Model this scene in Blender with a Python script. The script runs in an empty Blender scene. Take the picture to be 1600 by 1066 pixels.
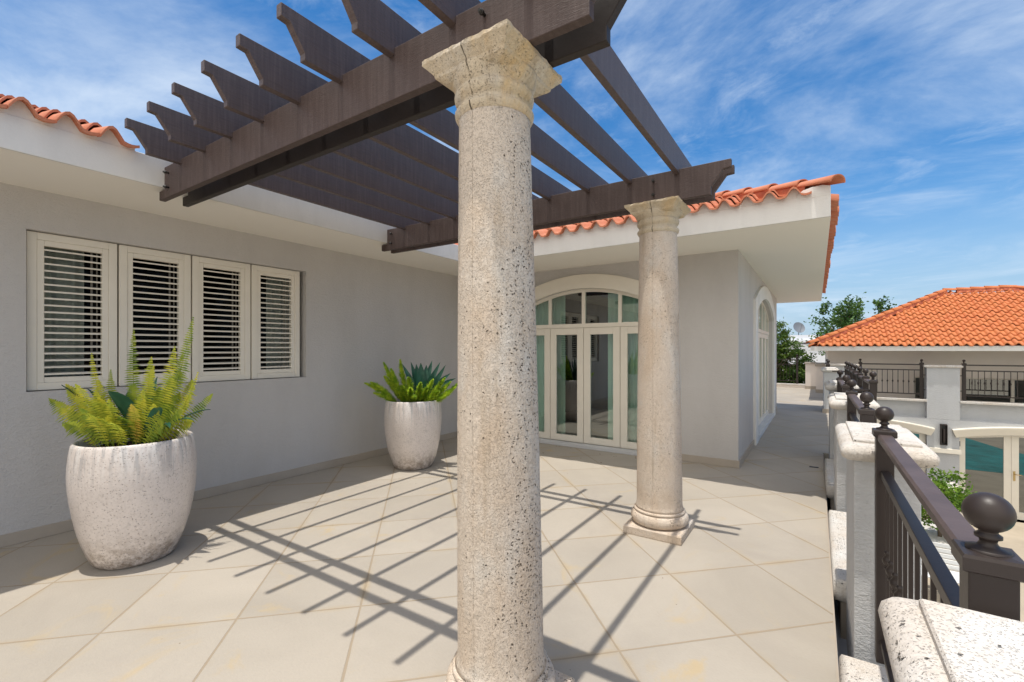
import bpy, math, random
from mathutils import Vector, Matrix
rnd = random.Random(7)
S = bpy.context.scene
C = S.collection
R = math.radians

# ------------------------------------------------------------------ camera
cam_d = bpy.data.cameras.new('camera')
cam = bpy.data.objects.new('camera', cam_d); C.objects.link(cam)
cam.location = (0, 0, 1.6)
cam.rotation_euler = (R(90), 0, math.atan(475/706))
cam_d.sensor_width = 36; cam_d.lens = 36*706/1600
cam_d.shift_y = 13.5/1600
cam_d.clip_start = 0.05; cam_d.clip_end = 3000
S.camera = cam

# ------------------------------------------------------------------ world
W = bpy.data.worlds.new('World'); S.world = W; W.use_nodes = True
nt = W.node_tree; N = nt.nodes; L = nt.links
for n in list(N): N.remove(n)
def wn(t, **k):
    n = N.new(t)
    for a, b in k.items(): setattr(n, a, b)
    return n
out = wn('ShaderNodeOutputWorld'); bg = wn('ShaderNodeBackground'); L.new(bg.outputs[0], out.inputs[0])
bg.inputs[1].default_value = 0.15
sky = wn('ShaderNodeTexSky', sky_type='NISHITA'); sky.sun_disc = False
sky.sun_elevation = R(83.2); sky.sun_rotation = R(180)
sky.air_density = 1.0; sky.dust_density = 0.1; sky.ozone_density = 2.0
hsv = wn('ShaderNodeHueSaturation'); hsv.inputs['Saturation'].default_value = 1.36
hsv.inputs['Value'].default_value = 0.76
L.new(sky.outputs[0], hsv.inputs['Color'])
tc = wn('ShaderNodeTexCoord'); sep = wn('ShaderNodeSeparateXYZ'); L.new(tc.outputs['Generated'], sep.inputs[0])
mz = wn('ShaderNodeMath', operation='MAXIMUM'); mz.inputs[1].default_value = 0.0; L.new(sep.outputs[2], mz.inputs[0])
az = wn('ShaderNodeMath', operation='ADD'); az.inputs[1].default_value = 0.16; L.new(mz.outputs[0], az.inputs[0])
dx = wn('ShaderNodeMath', operation='DIVIDE'); L.new(sep.outputs[0], dx.inputs[0]); L.new(az.outputs[0], dx.inputs[1])
dy = wn('ShaderNodeMath', operation='DIVIDE'); L.new(sep.outputs[1], dy.inputs[0]); L.new(az.outputs[0], dy.inputs[1])
cb = wn('ShaderNodeCombineXYZ'); L.new(dx.outputs[0], cb.inputs[0]); L.new(dy.outputs[0], cb.inputs[1])
def cloud(rot, scale, loc, nscale, detail, lo, hi, rough=0.62, dist=0.6):
    mp = wn('ShaderNodeMapping'); mp.inputs['Rotation'].default_value = (0, 0, R(rot))
    mp.inputs['Scale'].default_value = scale; mp.inputs['Location'].default_value = loc
    L.new(cb.outputs[0], mp.inputs[0])
    nz = wn('ShaderNodeTexNoise'); nz.inputs['Scale'].default_value = nscale; nz.inputs['Detail'].default_value = detail
    nz.inputs['Roughness'].default_value = rough; nz.inputs['Distortion'].default_value = dist
    L.new(mp.outputs[0], nz.inputs['Vector'])
    mr = wn('ShaderNodeMapRange'); mr.interpolation_type = 'SMOOTHSTEP'
    mr.inputs[1].default_value = lo; mr.inputs[2].default_value = hi
    L.new(nz.outputs[0], mr.inputs[0])
    return mr.outputs[0]
c1 = cloud(62, (0.85, 1.15, 1), (1.3, 0.4, 0), 0.9, 12, 0.40, 0.74, 0.62, 0.5)
c2 = cloud(50, (1.1, 1.5, 1), (4.1, 2.2, 0), 2.8, 12, 0.44, 0.84, 0.66, 0.5)
c3 = cloud(55, (0.35, 0.5, 1), (7.0, 1.0, 0), 1.3, 4, 0.28, 0.52, 0.5, 0.3)
m1 = wn('ShaderNodeMath', operation='MULTIPLY'); L.new(c2, m1.inputs[0]); m1.inputs[1].default_value = 0.55
m2 = wn('ShaderNodeMath', operation='MAXIMUM'); L.new(c1, m2.inputs[0]); L.new(m1.outputs[0], m2.inputs[1])
m3 = wn('ShaderNodeMath', operation='MULTIPLY'); L.new(m2.outputs[0], m3.inputs[0]); L.new(c3, m3.inputs[1])
m4 = wn('ShaderNodeMath', operation='MULTIPLY'); L.new(m3.outputs[0], m4.inputs[0]); m4.inputs[1].default_value = 0.82
mx = wn('ShaderNodeMix', data_type='RGBA'); L.new(m4.outputs[0], mx.inputs[0]); hz = wn('ShaderNodeMapRange'); hz.interpolation_type = 'SMOOTHSTEP'; hz.inputs[1].default_value = 0.0; hz.inputs[2].default_value = 0.32; hz.inputs[3].default_value = 0.85; hz.inputs[4].default_value = 0.0
L.new(sep.outputs[2], hz.inputs[0]); mh = wn('ShaderNodeMix', data_type='RGBA'); L.new(hz.outputs[0], mh.inputs[0]); L.new(hsv.outputs[0], mh.inputs[6]); mh.inputs[7].default_value = (1.9, 2.75, 3.8, 1)
L.new(mh.outputs[2], mx.inputs[6])
mx.inputs[7].default_value = (4.0, 4.55, 5.2, 1)
# unseen bright cloud bank behind the camera, added to lift and neutralise the shade
dt = wn('ShaderNodeVectorMath', operation='DOT_PRODUCT'); L.new(tc.outputs['Generated'], dt.inputs[0]); dt.inputs[1].default_value = (0.10, -0.80, 0.59)
bk = wn('ShaderNodeMapRange'); bk.interpolation_type = 'SMOOTHSTEP'; bk.inputs[1].default_value = 0.42; bk.inputs[2].default_value = 0.80; L.new(dt.outputs['Value'], bk.inputs[0])
c4 = cloud(10, (0.5, 0.6, 1), (2.0, 5.0, 0), 1.4, 7, 0.30, 0.55, 0.55, 0.4)
m5 = wn('ShaderNodeMath', operation='MULTIPLY'); L.new(bk.outputs[0], m5.inputs[0]); L.new(c4, m5.inputs[1])
mx2 = wn('ShaderNodeMix', data_type='RGBA'); L.new(m5.outputs[0], mx2.inputs[0]); L.new(mx.outputs[2], mx2.inputs[6])
mx2.inputs[7].default_value = (8.4, 7.95, 7.3, 1)
L.new(mx2.outputs[2], bg.inputs[0])

# ------------------------------------------------------------------ sun, exposure
sd = bpy.data.lights.new('sun', 'SUN'); sd.energy = 3.0; sd.angle = R(0.53); sd.color = (1.0, 0.95, 0.87)
so = bpy.data.objects.new('sun', sd); C.objects.link(so)
so.rotation_euler = (math.atan(0.113), -0.002, 0); so.location = (0, -3, 20)
S.view_settings.view_transform = 'Standard'; S.view_settings.look = 'None'
S.view_settings.gamma = 1; S.view_settings.exposure = 0.42; S.view_settings.use_curve_mapping = False
S.render.engine = 'CYCLES'
S.cycles.max_bounces = 8; S.cycles.diffuse_bounces = 5; S.cycles.transparent_max_bounces = 12

# ------------------------------------------------------------------ materials
def mat(name, col, rough=0.7, spec=0.4, var=0.0, vscale=3.0, bump=0.0, bscale=40.0, bdetail=6, coord='Object', extra=None, metal=0.0, coat=0.0):
    m = bpy.data.materials.new(name); m.use_nodes = True
    t = m.node_tree; n = t.nodes; l = t.links
    b = n['Principled BSDF']
    b.inputs['Roughness'].default_value = rough; b.inputs['Specular IOR Level'].default_value = spec
    b.inputs['Metallic'].default_value = metal
    if coat: b.inputs['Coat Weight'].default_value = coat; b.inputs['Coat Roughness'].default_value = 0.12
    tc = n.new('ShaderNodeTexCoord'); vec = tc.outputs[coord]
    src = None
    rgb = n.new('ShaderNodeRGB'); rgb.outputs[0].default_value = (*col, 1); src = rgb.outputs[0]
    if var:
        nz = n.new('ShaderNodeTexNoise'); nz.inputs['Scale'].default_value = vscale; nz.inputs['Detail'].default_value = 6
        l.new(vec, nz.inputs['Vector'])
        mr = n.new('ShaderNodeMapRange'); mr.inputs[1].default_value = 0.25; mr.inputs[2].default_value = 0.75
        mr.inputs[3].default_value = 1-var; mr.inputs[4].default_value = 1+var; l.new(nz.outputs[0], mr.inputs[0])
        mu = n.new('ShaderNodeVectorMath'); mu.operation = 'SCALE'; l.new(src, mu.inputs[0]); l.new(mr.outputs[0], mu.inputs['Scale'])
        src = mu.outputs[0]
    h = None
    if bump:
        nb = n.new('ShaderNodeTexNoise'); nb.inputs['Scale'].default_value = bscale; nb.inputs['Detail'].default_value = bdetail
        l.new(vec, nb.inputs['Vector']); h = nb.outputs[0]
    if extra:
        src, h2 = extra(n, l, vec, src, b)
        if h2 is not None:
            if h is not None:
                ad = n.new('ShaderNodeMath'); ad.operation = 'ADD'; l.new(h, ad.inputs[0]); l.new(h2, ad.inputs[1]); h = ad.outputs[0]
            else: h = h2
    if h is not None:
        bp = n.new('ShaderNodeBump'); bp.inputs['Distance'].default_value = bump or 0.004; bp.inputs['Strength'].default_value = 1.0
        l.new(h, bp.inputs['Height']); l.new(bp.outputs[0], b.inputs['Normal'])
    l.new(src, b.inputs['Base Color'])
    return m
def nmap(n, l, vec, scale, rot=(0, 0, 0), loc=(0, 0, 0)):
    mp = n.new('ShaderNodeMapping'); mp.inputs['Scale'].default_value = scale; mp.inputs['Rotation'].default_value = rot
    mp.inputs['Location'].default_value = loc; l.new(vec, mp.inputs[0]); return mp.outputs[0]
def noise(n, l, vec, s, d=4, r=0.5, dist=0.0):
    z = n.new('ShaderNodeTexNoise'); z.inputs['Scale'].default_value = s; z.inputs['Detail'].default_value = d
    z.inputs['Roughness'].default_value = r; z.inputs['Distortion'].default_value = dist; l.new(vec, z.inputs['Vector']); return z.outputs[0]
def mrange(n, l, v, a, b, c=0.0, d=1.0, smooth=True):
    m = n.new('ShaderNodeMapRange'); m.interpolation_type = 'SMOOTHSTEP' if smooth else 'LINEAR'
    for i, q in enumerate((a, b, c, d)): m.inputs[i+1].default_value = q
    l.new(v, m.inputs[0]); return m.outputs[0]
def mth(n, l, op, a, b=None):
    m = n.new('ShaderNodeMath'); m.operation = op
    for i, q in enumerate((a, b)):
        if q is None: continue
        if isinstance(q, (int, float)): m.inputs[i].default_value = q
        else: l.new(q, m.inputs[i])
    return m.outputs[0]
def mixc(n, l, f, a, b):
    m = n.new('ShaderNodeMix'); m.data_type = 'RGBA'
    if isinstance(f, (int, float)): m.inputs[0].default_value = f
    else: l.new(f, m.inputs[0])
    for i, q in ((6, a), (7, b)):
        if isinstance(q, tuple): m.inputs[i].default_value = (*q, 1)
        else: l.new(q, m.inputs[i])
    return m.outputs[2]

# floor tiles, laid at 45 degrees, 0.703 m pitch
def x_floor(n, l, vec, src, b):
    sp = n.new('ShaderNodeSeparateXYZ'); l.new(vec, sp.inputs[0])
    x, y = sp.outputs[0], sp.outputs[1]
    k = 1/math.sqrt(2)
    s = mth(n, l, 'MULTIPLY', mth(n, l, 'ADD', x, y), k); t = mth(n, l, 'MULTIPLY', mth(n, l, 'SUBTRACT', y, x), k)
    def cell(v, off):
        return mth(n, l, 'DIVIDE', mth(n, l, 'ADD', mth(n, l, 'SUBTRACT', v, off), 70.3), 0.703)
    cs, ct = cell(s, 1.02), cell(t, 2.245)
    wob = mth(n, l, 'MULTIPLY', mth(n, l, 'SUBTRACT', noise(n, l, vec, 9, 3), 0.5), 0.004)
    def edge(c):
        f = mth(n, l, 'FRACT', mth(n, l, 'ADD', c, wob))
        return mth(n, l, 'MINIMUM', f, mth(n, l, 'SUBTRACT', 1.0, f))
    e = mth(n, l, 'MINIMUM', edge(cs), edge(ct))
    gw = mrange(n, l, noise(n, l, vec, 2.3, 4, 0.6), 0.3, 0.7, 0.0, 0.0035)
    grout = mrange(n, l, mth(n, l, 'SUBTRACT', e, gw), 0.0045, 0.0095, 1.0, 0.0)
    stain = mrange(n, l, e, 0.0, 0.07, 1.0, 0.0)
    stain = mth(n, l, 'MULTIPLY', stain, mrange(n, l, noise(n, l, vec, 1.7, 5, 0.6), 0.45, 0.70, 0.0, 0.75))
    cid = n.new('ShaderNodeCombineXYZ'); l.new(mth(n, l, 'FLOOR', cs), cid.inputs[0]); l.new(mth(n, l, 'FLOOR', ct), cid.inputs[1])
    wn_ = n.new('ShaderNodeTexWhiteNoise'); l.new(cid.outputs[0], wn_.inputs['Vector'])
    tone = mrange(n, l, wn_.outputs['Value'], 0, 1, 0.93, 1.05, False)
    big = mrange(n, l, noise(n, l, vec, 0.9, 6, 0.6, 0.8), 0.3, 0.7, 0.94, 1.05)
    fine = mrange(n, l, noise(n, l, nmap(n, l, vec, (7, 30, 1), (0, 0, R(45))), 6, 5, 0.6), 0.3, 0.7, 0.975, 1.02)
    v = mth(n, l, 'MULTIPLY', mth(n, l, 'MULTIPLY', tone, big), fine)
    sc = n.new('ShaderNodeVectorMath'); sc.operation = 'SCALE'; l.new(src, sc.inputs[0]); l.new(v, sc.inputs['Scale'])
    c = mixc(n, l, stain, sc.outputs[0], (0.40, 0.31, 0.19))
    # rust and water stains of their own shape
    st2 = mrange(n, l, noise(n, l, vec, 1.35, 7, 0.62, 1.4), 0.58, 0.74, 0.0, 0.6)
    c = mixc(n, l, st2, c, (0.47, 0.35, 0.18))
    dm = mrange(n, l, noise(n, l, nmap(n, l, vec, (1, 1, 1), loc=(9, 4, 0)), 0.8, 8, 0.7, 1.0), 0.50, 0.72, 0.0, 0.35)
    c = mixc(n, l, dm, c, (0.33, 0.29, 0.25))
    # dark specks
    vo = n.new('ShaderNodeTexVoronoi'); vo.inputs['Scale'].default_value = 7; l.new(vec, vo.inputs['Vector'])
    w2 = n.new('ShaderNodeSeparateColor'); l.new(vo.outputs['Color'], w2.inputs[0])
    sp_ = mth(n, l, 'MULTIPLY', mrange(n, l, vo.outputs['Distance'], 0.015, 0.04, 1, 0), mth(n, l, 'GREATER_THAN', w2.outputs[0], 0.84))
    c = mixc(n, l, mth(n, l, 'MULTIPLY', sp_, 0.75), c, (0.12, 0.09, 0.06))
    c = mixc(n, l, mth(n, l, 'MULTIPLY', grout, 0.8), c, (0.31, 0.245, 0.17))
    h = mth(n, l, 'MULTIPLY', grout, -1.4)
    return c, h
M = {}
M['floor'] = mat('terrace_tile', (0.395, 0.353, 0.296), 0.62, 0.32, bump=0.0014, bscale=60, extra=x_floor)

def x_stucco(n, l, vec, src, b):
    a = noise(n, l, nmap(n, l, vec, (5, 5, 13)), 4, 5, 0.6, 1.2)
    g = noise(n, l, vec, 130, 3)
    d = mrange(n, l, noise(n, l, nmap(n, l, vec, (1.5, 1.5, 0.5)), 1.6, 6, 0.65), 0.35, 0.75, 0.0, 0.16)
    c = mixc(n, l, d, src, (0.30, 0.285, 0.26))
    return c, mth(n, l, 'ADD', mth(n, l, 'MULTIPLY', a, 2.6), mth(n, l, 'MULTIPLY', g, 0.7))
M['wall'] = mat('grey_stucco', (0.545, 0.525, 0.505), 0.85, 0.25, bump=0.0028, bscale=45, extra=x_stucco)
M['pillar'] = mat('pale_grey_stucco', (0.60, 0.605, 0.61), 0.85, 0.25, bump=0.004, bscale=60, extra=x_stucco)
M['white'] = mat('white_stucco', (0.76, 0.75, 0.72), 0.8, 0.25, var=0.03, vscale=2, bump=0.0008, bscale=30, extra=x_stucco)
M['soffit'] = mat('soffit_plaster', (0.86, 0.825, 0.76), 0.8, 0.25, bump=0.002, bscale=12)
M['cream'] = mat('cream_trim', (0.77, 0.72, 0.62), 0.45, 0.4, var=0.03, vscale=5, bump=0.0005, bscale=80)
M['skirt'] = mat('skirting_stone', (0.42, 0.365, 0.30), 0.5, 0.4, var=0.08, vscale=4, bump=0.0005, bscale=50)
M['housewall'] = mat('guest_house_stucco', (0.50, 0.51, 0.52), 0.85, 0.25, var=0.03, bump=0.004, bscale=25, extra=x_stucco)
M['creamwall'] = mat('cream_stucco', (0.78, 0.71, 0.64), 0.85, 0.25, var=0.03, bump=0.003, bscale=25)
M['farwhite'] = mat('far_white_wall', (0.72, 0.75, 0.80), 0.85, 0.2, var=0.02, bump=0.003, bscale=10)

def x_wood(n, l, vec, src, b):
    g = noise(n, l, nmap(n, l, vec, (2.5, 2.5, 40)), 3.0, 6, 0.65, 0.8)
    v = noise(n, l, nmap(n, l, vec, (60, 60, 3)), 1.0, 5, 0.6)
    c = mixc(n, l, mrange(n, l, v, 0.35, 0.8, 0, 0.55), src, (0.16, 0.125, 0.12))
    c = mixc(n, l, mrange(n, l, g, 0.45, 0.75, 0, 0.35), c, (0.05, 0.038, 0.036))
    w = noise(n, l, vec, 2.2, 7, 0.7, 1.0)
    c = mixc(n, l, mrange(n, l, w, 0.68, 0.78, 0, 0.5), c, (0.24, 0.19, 0.16))
    return c, mth(n, l, 'MULTIPLY', g, 1.0)
M['wood'] = mat('stained_timber', (0.095, 0.071, 0.068), 0.46, 0.4, bump=0.0022, bscale=9, extra=x_wood)
def x_woodx(n, l, vec, src, b):
    g = noise(n, l, nmap(n, l, vec, (9, 2, 55)), 2.0, 7, 0.7, 1.5)
    v = noise(n, l, nmap(n, l, vec, (45, 20, 2.5)), 1.0, 5, 0.6)
    c = mixc(n, l, mrange(n, l, v, 0.40, 0.8, 0, 0.30), src, (0.165, 0.125, 0.12))
    c = mixc(n, l, mrange(n, l, g, 0.5, 0.75, 0, 0.4), c, (0.05, 0.038, 0.036))
    return c, mth(n, l, 'MULTIPLY', g, 1.2)
M['darkbeam'] = mat('dark_inner_beam', (0.028, 0.021, 0.019), 0.5, 0.35, bump=0.002, bscale=9)  # darker even colour for the inner beam of the near pair
M['woodbeam'] = mat('stained_timber_beam', (0.074, 0.052, 0.048), 0.55, 0.3, bump=0.0018, bscale=9, extra=x_woodx)
M['iron'] = mat('bronze_painted_metal', (0.036, 0.027, 0.024), 0.42, 0.35, var=0.12, vscale=6, bump=0.0004, bscale=60)
M['ironrail'] = mat('bronze_painted_rail', (0.085, 0.062, 0.058), 0.5, 0.35, var=0.2, vscale=9, bump=0.0008, bscale=40)
M['black'] = mat('black_metal', (0.02, 0.02, 0.02), 0.4, 0.5)

def mk_stone(pit_scale, pit_col, pit_amt, warm, warm_amt, side=None, crack=None, worm=0.0, sparse=0.0):
    def f(n, l, vec, src, b):
        wv = noise(n, l, vec, 14, 3)
        vo = n.new('ShaderNodeTexVoronoi'); vo.inputs['Scale'].default_value = pit_scale
        va = n.new('ShaderNodeVectorMath'); va.operation = 'ADD'
        nn = n.new('ShaderNodeTexNoise'); nn.inputs['Scale'].default_value = pit_scale*0.9; nn.inputs['Detail'].default_value = 3; l.new(vec, nn.inputs['Vector'])
        sc = n.new('ShaderNodeVectorMath'); sc.operation = 'SCALE'; sc.inputs['Scale'].default_value = 1.6/pit_scale; l.new(nn.outputs['Color'], sc.inputs[0])
        l.new(vec, va.inputs[0]); l.new(sc.outputs[0], va.inputs[1]); l.new(va.outputs[0], vo.inputs['Vector'])
        pit = mrange(n, l, vo.outputs['Distance'], 0.10, 0.42, 1, 0)
        sel = n.new('ShaderNodeSeparateColor'); l.new(vo.outputs['Color'], sel.inputs[0])
        dens = mrange(n, l, noise(n, l, vec, 3.2, 4, 0.6), 0.35, 0.65, 0.95+sparse, 0.45+sparse)
        if side:
            sp = n.new('ShaderNodeSeparateXYZ'); l.new(vec, sp.inputs[0])
            q1 = mth(n, l, 'MULTIPLY', mth(n, l, 'SUBTRACT', sp.outputs[0], side[0]), 0.83); q2 = mth(n, l, 'MULTIPLY', mth(n, l, 'SUBTRACT', sp.outputs[1], side[1]), 0.558)
            s = mrange(n, l, mth(n, l, 'ADD', mth(n, l, 'ADD', q1, q2), mth(n, l, 'MULTIPLY', mth(n, l, 'SUBTRACT', noise(n, l, vec, 2.5, 4), 0.5), 0.30)), -0.05, 0.16, 0.34, -0.34)
            dens = mth(n, l, 'ADD', dens, s)
        on = mth(n, l, 'MULTIPLY', pit, mth(n, l, 'GREATER_THAN', sel.outputs[0], dens))
        wm = mrange(n, l, noise(n, l, nmap(n, l, vec, (1, 1, 0.45)), 3.0, 6, 0.65, 0.6), 0.42, 0.66, 0, warm_amt)
        c = mixc(n, l, wm, src, warm)
        stk = mrange(n, l, noise(n, l, nmap(n, l, vec, (9, 9, 0.55)), 1.6, 6, 0.65, 0.4), 0.52, 0.72, 0, warm_amt*0.75)
        c = mixc(n, l, stk, c, (0.40, 0.31, 0.21))
        pale = mrange(n, l, noise(n, l, nmap(n, l, vec, (1, 1, 0.6), loc=(3, 1, 2)), 4.5, 6, 0.6), 0.5, 0.72, 0, 0.5)
        c = mixc(n, l, pale, c, (0.66, 0.645, 0.61))
        gr = mrange(n, l, noise(n, l, vec, 120, 4, 0.7), 0.35, 0.7, 0.92, 1.07)
        s2 = n.new('ShaderNodeVectorMath'); s2.operation = 'SCALE'; l.new(c, s2.inputs[0]); l.new(gr, s2.inputs['Scale'])
        c = mixc(n, l, mth(n, l, 'MULTIPLY', on, pit_amt), s2.outputs[0], pit_col)
        small = n.new('ShaderNodeTexVoronoi'); small.inputs['Scale'].default_value = pit_scale*2.3; l.new(va.outputs[0], small.inputs['Vector'])
        ss = mrange(n, l, small.outputs['Distance'], 0.1, 0.4, 1, 0)
        c = mixc(n, l, mth(n, l, 'MULTIPLY', ss, 0.10), c, (0.30, 0.24, 0.18))
        h = mth(n, l, 'ADD', mth(n, l, 'MULTIPLY', on, -2.2), mth(n, l, 'MULTIPLY', ss, -0.8))
        h = mth(n, l, 'ADD', h, mth(n, l, 'MULTIPLY', noise(n, l, vec, 40, 6, 0.65), 1.6))
        if worm:
            wz = noise(n, l, nmap(n, l, vec, (1, 1, 1.25)), 62, 3, 0.55, 1.2)
            wk = mrange(n, l, wz, 0.56, 0.66, 0, 1)
            dk = mth(n, l, 'MULTIPLY', wk, mrange(n, l, dens, 0.9, 0.25, 0.04, worm))
            c = mixc(n, l, dk, c, (0.17, 0.125, 0.085))
            h = mth(n, l, 'ADD', h, mth(n, l, 'MULTIPLY', wk, -0.55))
        if crack:
            cp = n.new('ShaderNodeSeparateXYZ'); l.new(vec, cp.inputs[0])
            wob = mth(n, l, 'MULTIPLY', mth(n, l, 'SUBTRACT', noise(n, l, nmap(n, l, vec, (0, 0, 1)), 7, 6, 0.7), 0.5), crack[2])
            dd = mth(n, l, 'ABSOLUTE', mth(n, l, 'ADD', mth(n, l, 'SUBTRACT', cp.outputs[0], crack[0]), wob))
            wid = mrange(n, l, noise(n, l, nmap(n, l, vec, (0, 0, 1), loc=(0, 0, 3)), 9, 4, 0.7), 0.35, 0.7, 0.0008, 0.0042)
            on2 = mth(n, l, 'MULTIPLY', mth(n, l, 'LESS_THAN', dd, wid), mth(n, l, 'LESS_THAN', cp.outputs[1], crack[1]))
            c = mixc(n, l, mth(n, l, 'MULTIPLY', on2, 0.8), c, (0.06, 0.05, 0.04))
            h = mth(n, l, 'ADD', h, mth(n, l, 'MULTIPLY', on2, -2.5))
        return c, h
    return f
M['coral'] = mat('coral_stone', (0.66, 0.575, 0.485), 0.9, 0.15, bump=0.0034, bscale=18, extra=mk_stone(78, (0.09, 0.07, 0.05), 0.9, (0.58, 0.44, 0.31), 0.5, (-1.19, 1.655), None, 0.10))
M['coral2'] = mat('coral_stone_fine', (0.67, 0.575, 0.48), 0.9, 0.15, bump=0.0028, bscale=18, extra=mk_stone(90, (0.22, 0.17, 0.12), 0.6, (0.60, 0.46, 0.33), 0.5, (-1.16, 4.06), None, 0.07))
M['capstone'] = mat('coral_capital_stone', (0.64, 0.55, 0.42), 0.9, 0.15, bump=0.0024, bscale=22, extra=mk_stone(120, (0.20, 0.15, 0.10), 0.35, (0.70, 0.48, 0.22), 0.9, None, (-1.205, 1.65, 0.05)))
M['capstone2'] = mat('coral_capital_stone_fine', (0.64, 0.55, 0.42), 0.9, 0.15, bump=0.0024, bscale=22, extra=mk_stone(120, (0.20, 0.15, 0.10), 0.35, (0.66, 0.48, 0.26), 0.7, None, (-1.165, 4.05, 0.02)))
M['coping'] = mat('travertine_coping', (0.66, 0.635, 0.595), 0.85, 0.2, bump=0.0028, bscale=22, extra=mk_stone(72, (0.07, 0.065, 0.06), 0.9, (0.54, 0.44, 0.34), 0.45, sparse=0.10))

def x_pot(n, l, vec, src, b):
    sp = n.new('ShaderNodeSeparateXYZ'); l.new(vec, sp.inputs[0])
    zz = sp.outputs[2]
    drip = noise(n, l, nmap(n, l, vec, (9, 9, 0.9)), 2.0, 4, 0.6, 0.3)
    dd = mth(n, l, 'MULTIPLY', mrange(n, l, drip, 0.45, 0.6, 0, 0.6), mrange(n, l, zz, 0.60, 0.9, 0, 1))
    c = mixc(n, l, dd, src, (0.80, 0.78, 0.75))
    d2 = mth(n, l, 'MULTIPLY', mrange(n, l, noise(n, l, nmap(n, l, vec, (14, 14, 0.8), loc=(2, 2, 0)), 2.0, 4, 0.6, 0.3), 0.50, 0.62, 0, 0.7), mrange(n, l, zz, 0.55, 0.85, 0, 1))
    c = mixc(n, l, d2, c, (0.42, 0.40, 0.39))
    vo = n.new('ShaderNodeTexVoronoi'); vo.inputs['Scale'].default_value = 75; l.new(nmap(n, l, vec, (1, 1, 1.7)), vo.inputs['Vector'])
    sel = n.new('ShaderNodeSeparateColor'); l.new(vo.outputs['Color'], sel.inputs[0])
    dens = mrange(n, l, mth(n, l, 'ADD', zz, mth(n, l, 'MULTIPLY', noise(n, l, vec, 5, 4), 0.25)), 0.12, 0.42, 0.25, 0.72)
    pit = mth(n, l, 'MULTIPLY', mrange(n, l, vo.outputs['Distance'], 0.1, 0.40, 1, 0), mth(n, l, 'GREATER_THAN', sel.outputs[0], dens))
    c = mixc(n, l, mth(n, l, 'MULTIPLY', pit, 0.75), c, (0.15, 0.11, 0.085))
    gm = mrange(n, l, noise(n, l, vec, 6, 6, 0.7, 0.5), 0.55, 0.72, 0, 0.4)
    c = mixc(n, l, gm, c, (0.40, 0.37, 0.35))
    c = mixc(n, l, mrange(n, l, noise(n, l, vec, 55, 6, 0.75), 0.45, 0.7, 0, 0.35), c, (0.34, 0.28, 0.23))
    lo = mth(n, l, 'MULTIPLY', mrange(n, l, zz, 0.0, 0.32, 1.0, 0), mrange(n, l, noise(n, l, vec, 16, 6, 0.75), 0.38, 0.62, 0.05, 1))
    c = mixc(n, l, lo, c, (0.26, 0.20, 0.15))
    return c, mth(n, l, 'MULTIPLY', pit, -1.5)
M['pot'] = mat('glazed_pot', (0.72, 0.645, 0.59), 0.32, 0.5, var=0.05, vscale=6, bump=0.0022, bscale=26, extra=x_pot, coat=0.35)
M['soil'] = mat('soil', (0.045, 0.032, 0.022), 0.95, 0.1, var=0.4, vscale=40, bump=0.01, bscale=60)

def x_tile(n, l, vec, src, b):
    a = noise(n, l, nmap(n, l, vec, (1, 1, 1)), 3.7, 3, 0.7)
    c = mixc(n, l, mrange(n, l, a, 0.35, 0.65, 0, 0.6), src, (0.52, 0.16, 0.075))
    d = noise(n, l, vec, 11, 6, 0.7)
    c = mixc(n, l, mrange(n, l, d, 0.52, 0.75, 0, 0.45), c, (0.70, 0.36, 0.22))
    e = noise(n, l, nmap(n, l, vec, (1, 1, 1), loc=(5, 5, 5)), 7, 6, 0.7)
    c = mixc(n, l, mrange(n, l, e, 0.62, 0.78, 0, 0.4), c, (0.20, 0.09, 0.05))
    return c, None
M['tile'] = mat('terracotta_tile', (0.55, 0.205, 0.115), 0.62, 0.3, bump=0.0015, bscale=60, extra=x_tile)
def x_tile2(n, l, vec, src, b):
    gm = n.new('ShaderNodeObjectInfo')
    a = noise(n, l, vec, 2.6, 3, 0.7)
    c = mixc(n, l, mrange(n, l, a, 0.35, 0.65, 0, 0.55), src, (0.52, 0.145, 0.055))
    d = noise(n, l, vec, 9, 6, 0.7)
    c = mixc(n, l, mrange(n, l, d, 0.55, 0.75, 0, 0.4), c, (0.66, 0.31, 0.14))
    e = noise(n, l, nmap(n, l, vec, (1, 1, 1), loc=(5, 5, 5)), 5, 6, 0.7)
    c = mixc(n, l, mrange(n, l, e, 0.64, 0.8, 0, 0.35), c, (0.25, 0.10, 0.05))
    return c, None
M['tile2'] = mat('orange_tile', (0.53, 0.175, 0.058), 0.65, 0.3, bump=0.002, bscale=40, extra=x_tile2)
M['mortar'] = mat('red_mortar', (0.42, 0.13, 0.075), 0.9, 0.15, var=0.25, vscale=14, bump=0.012, bscale=18)

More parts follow.
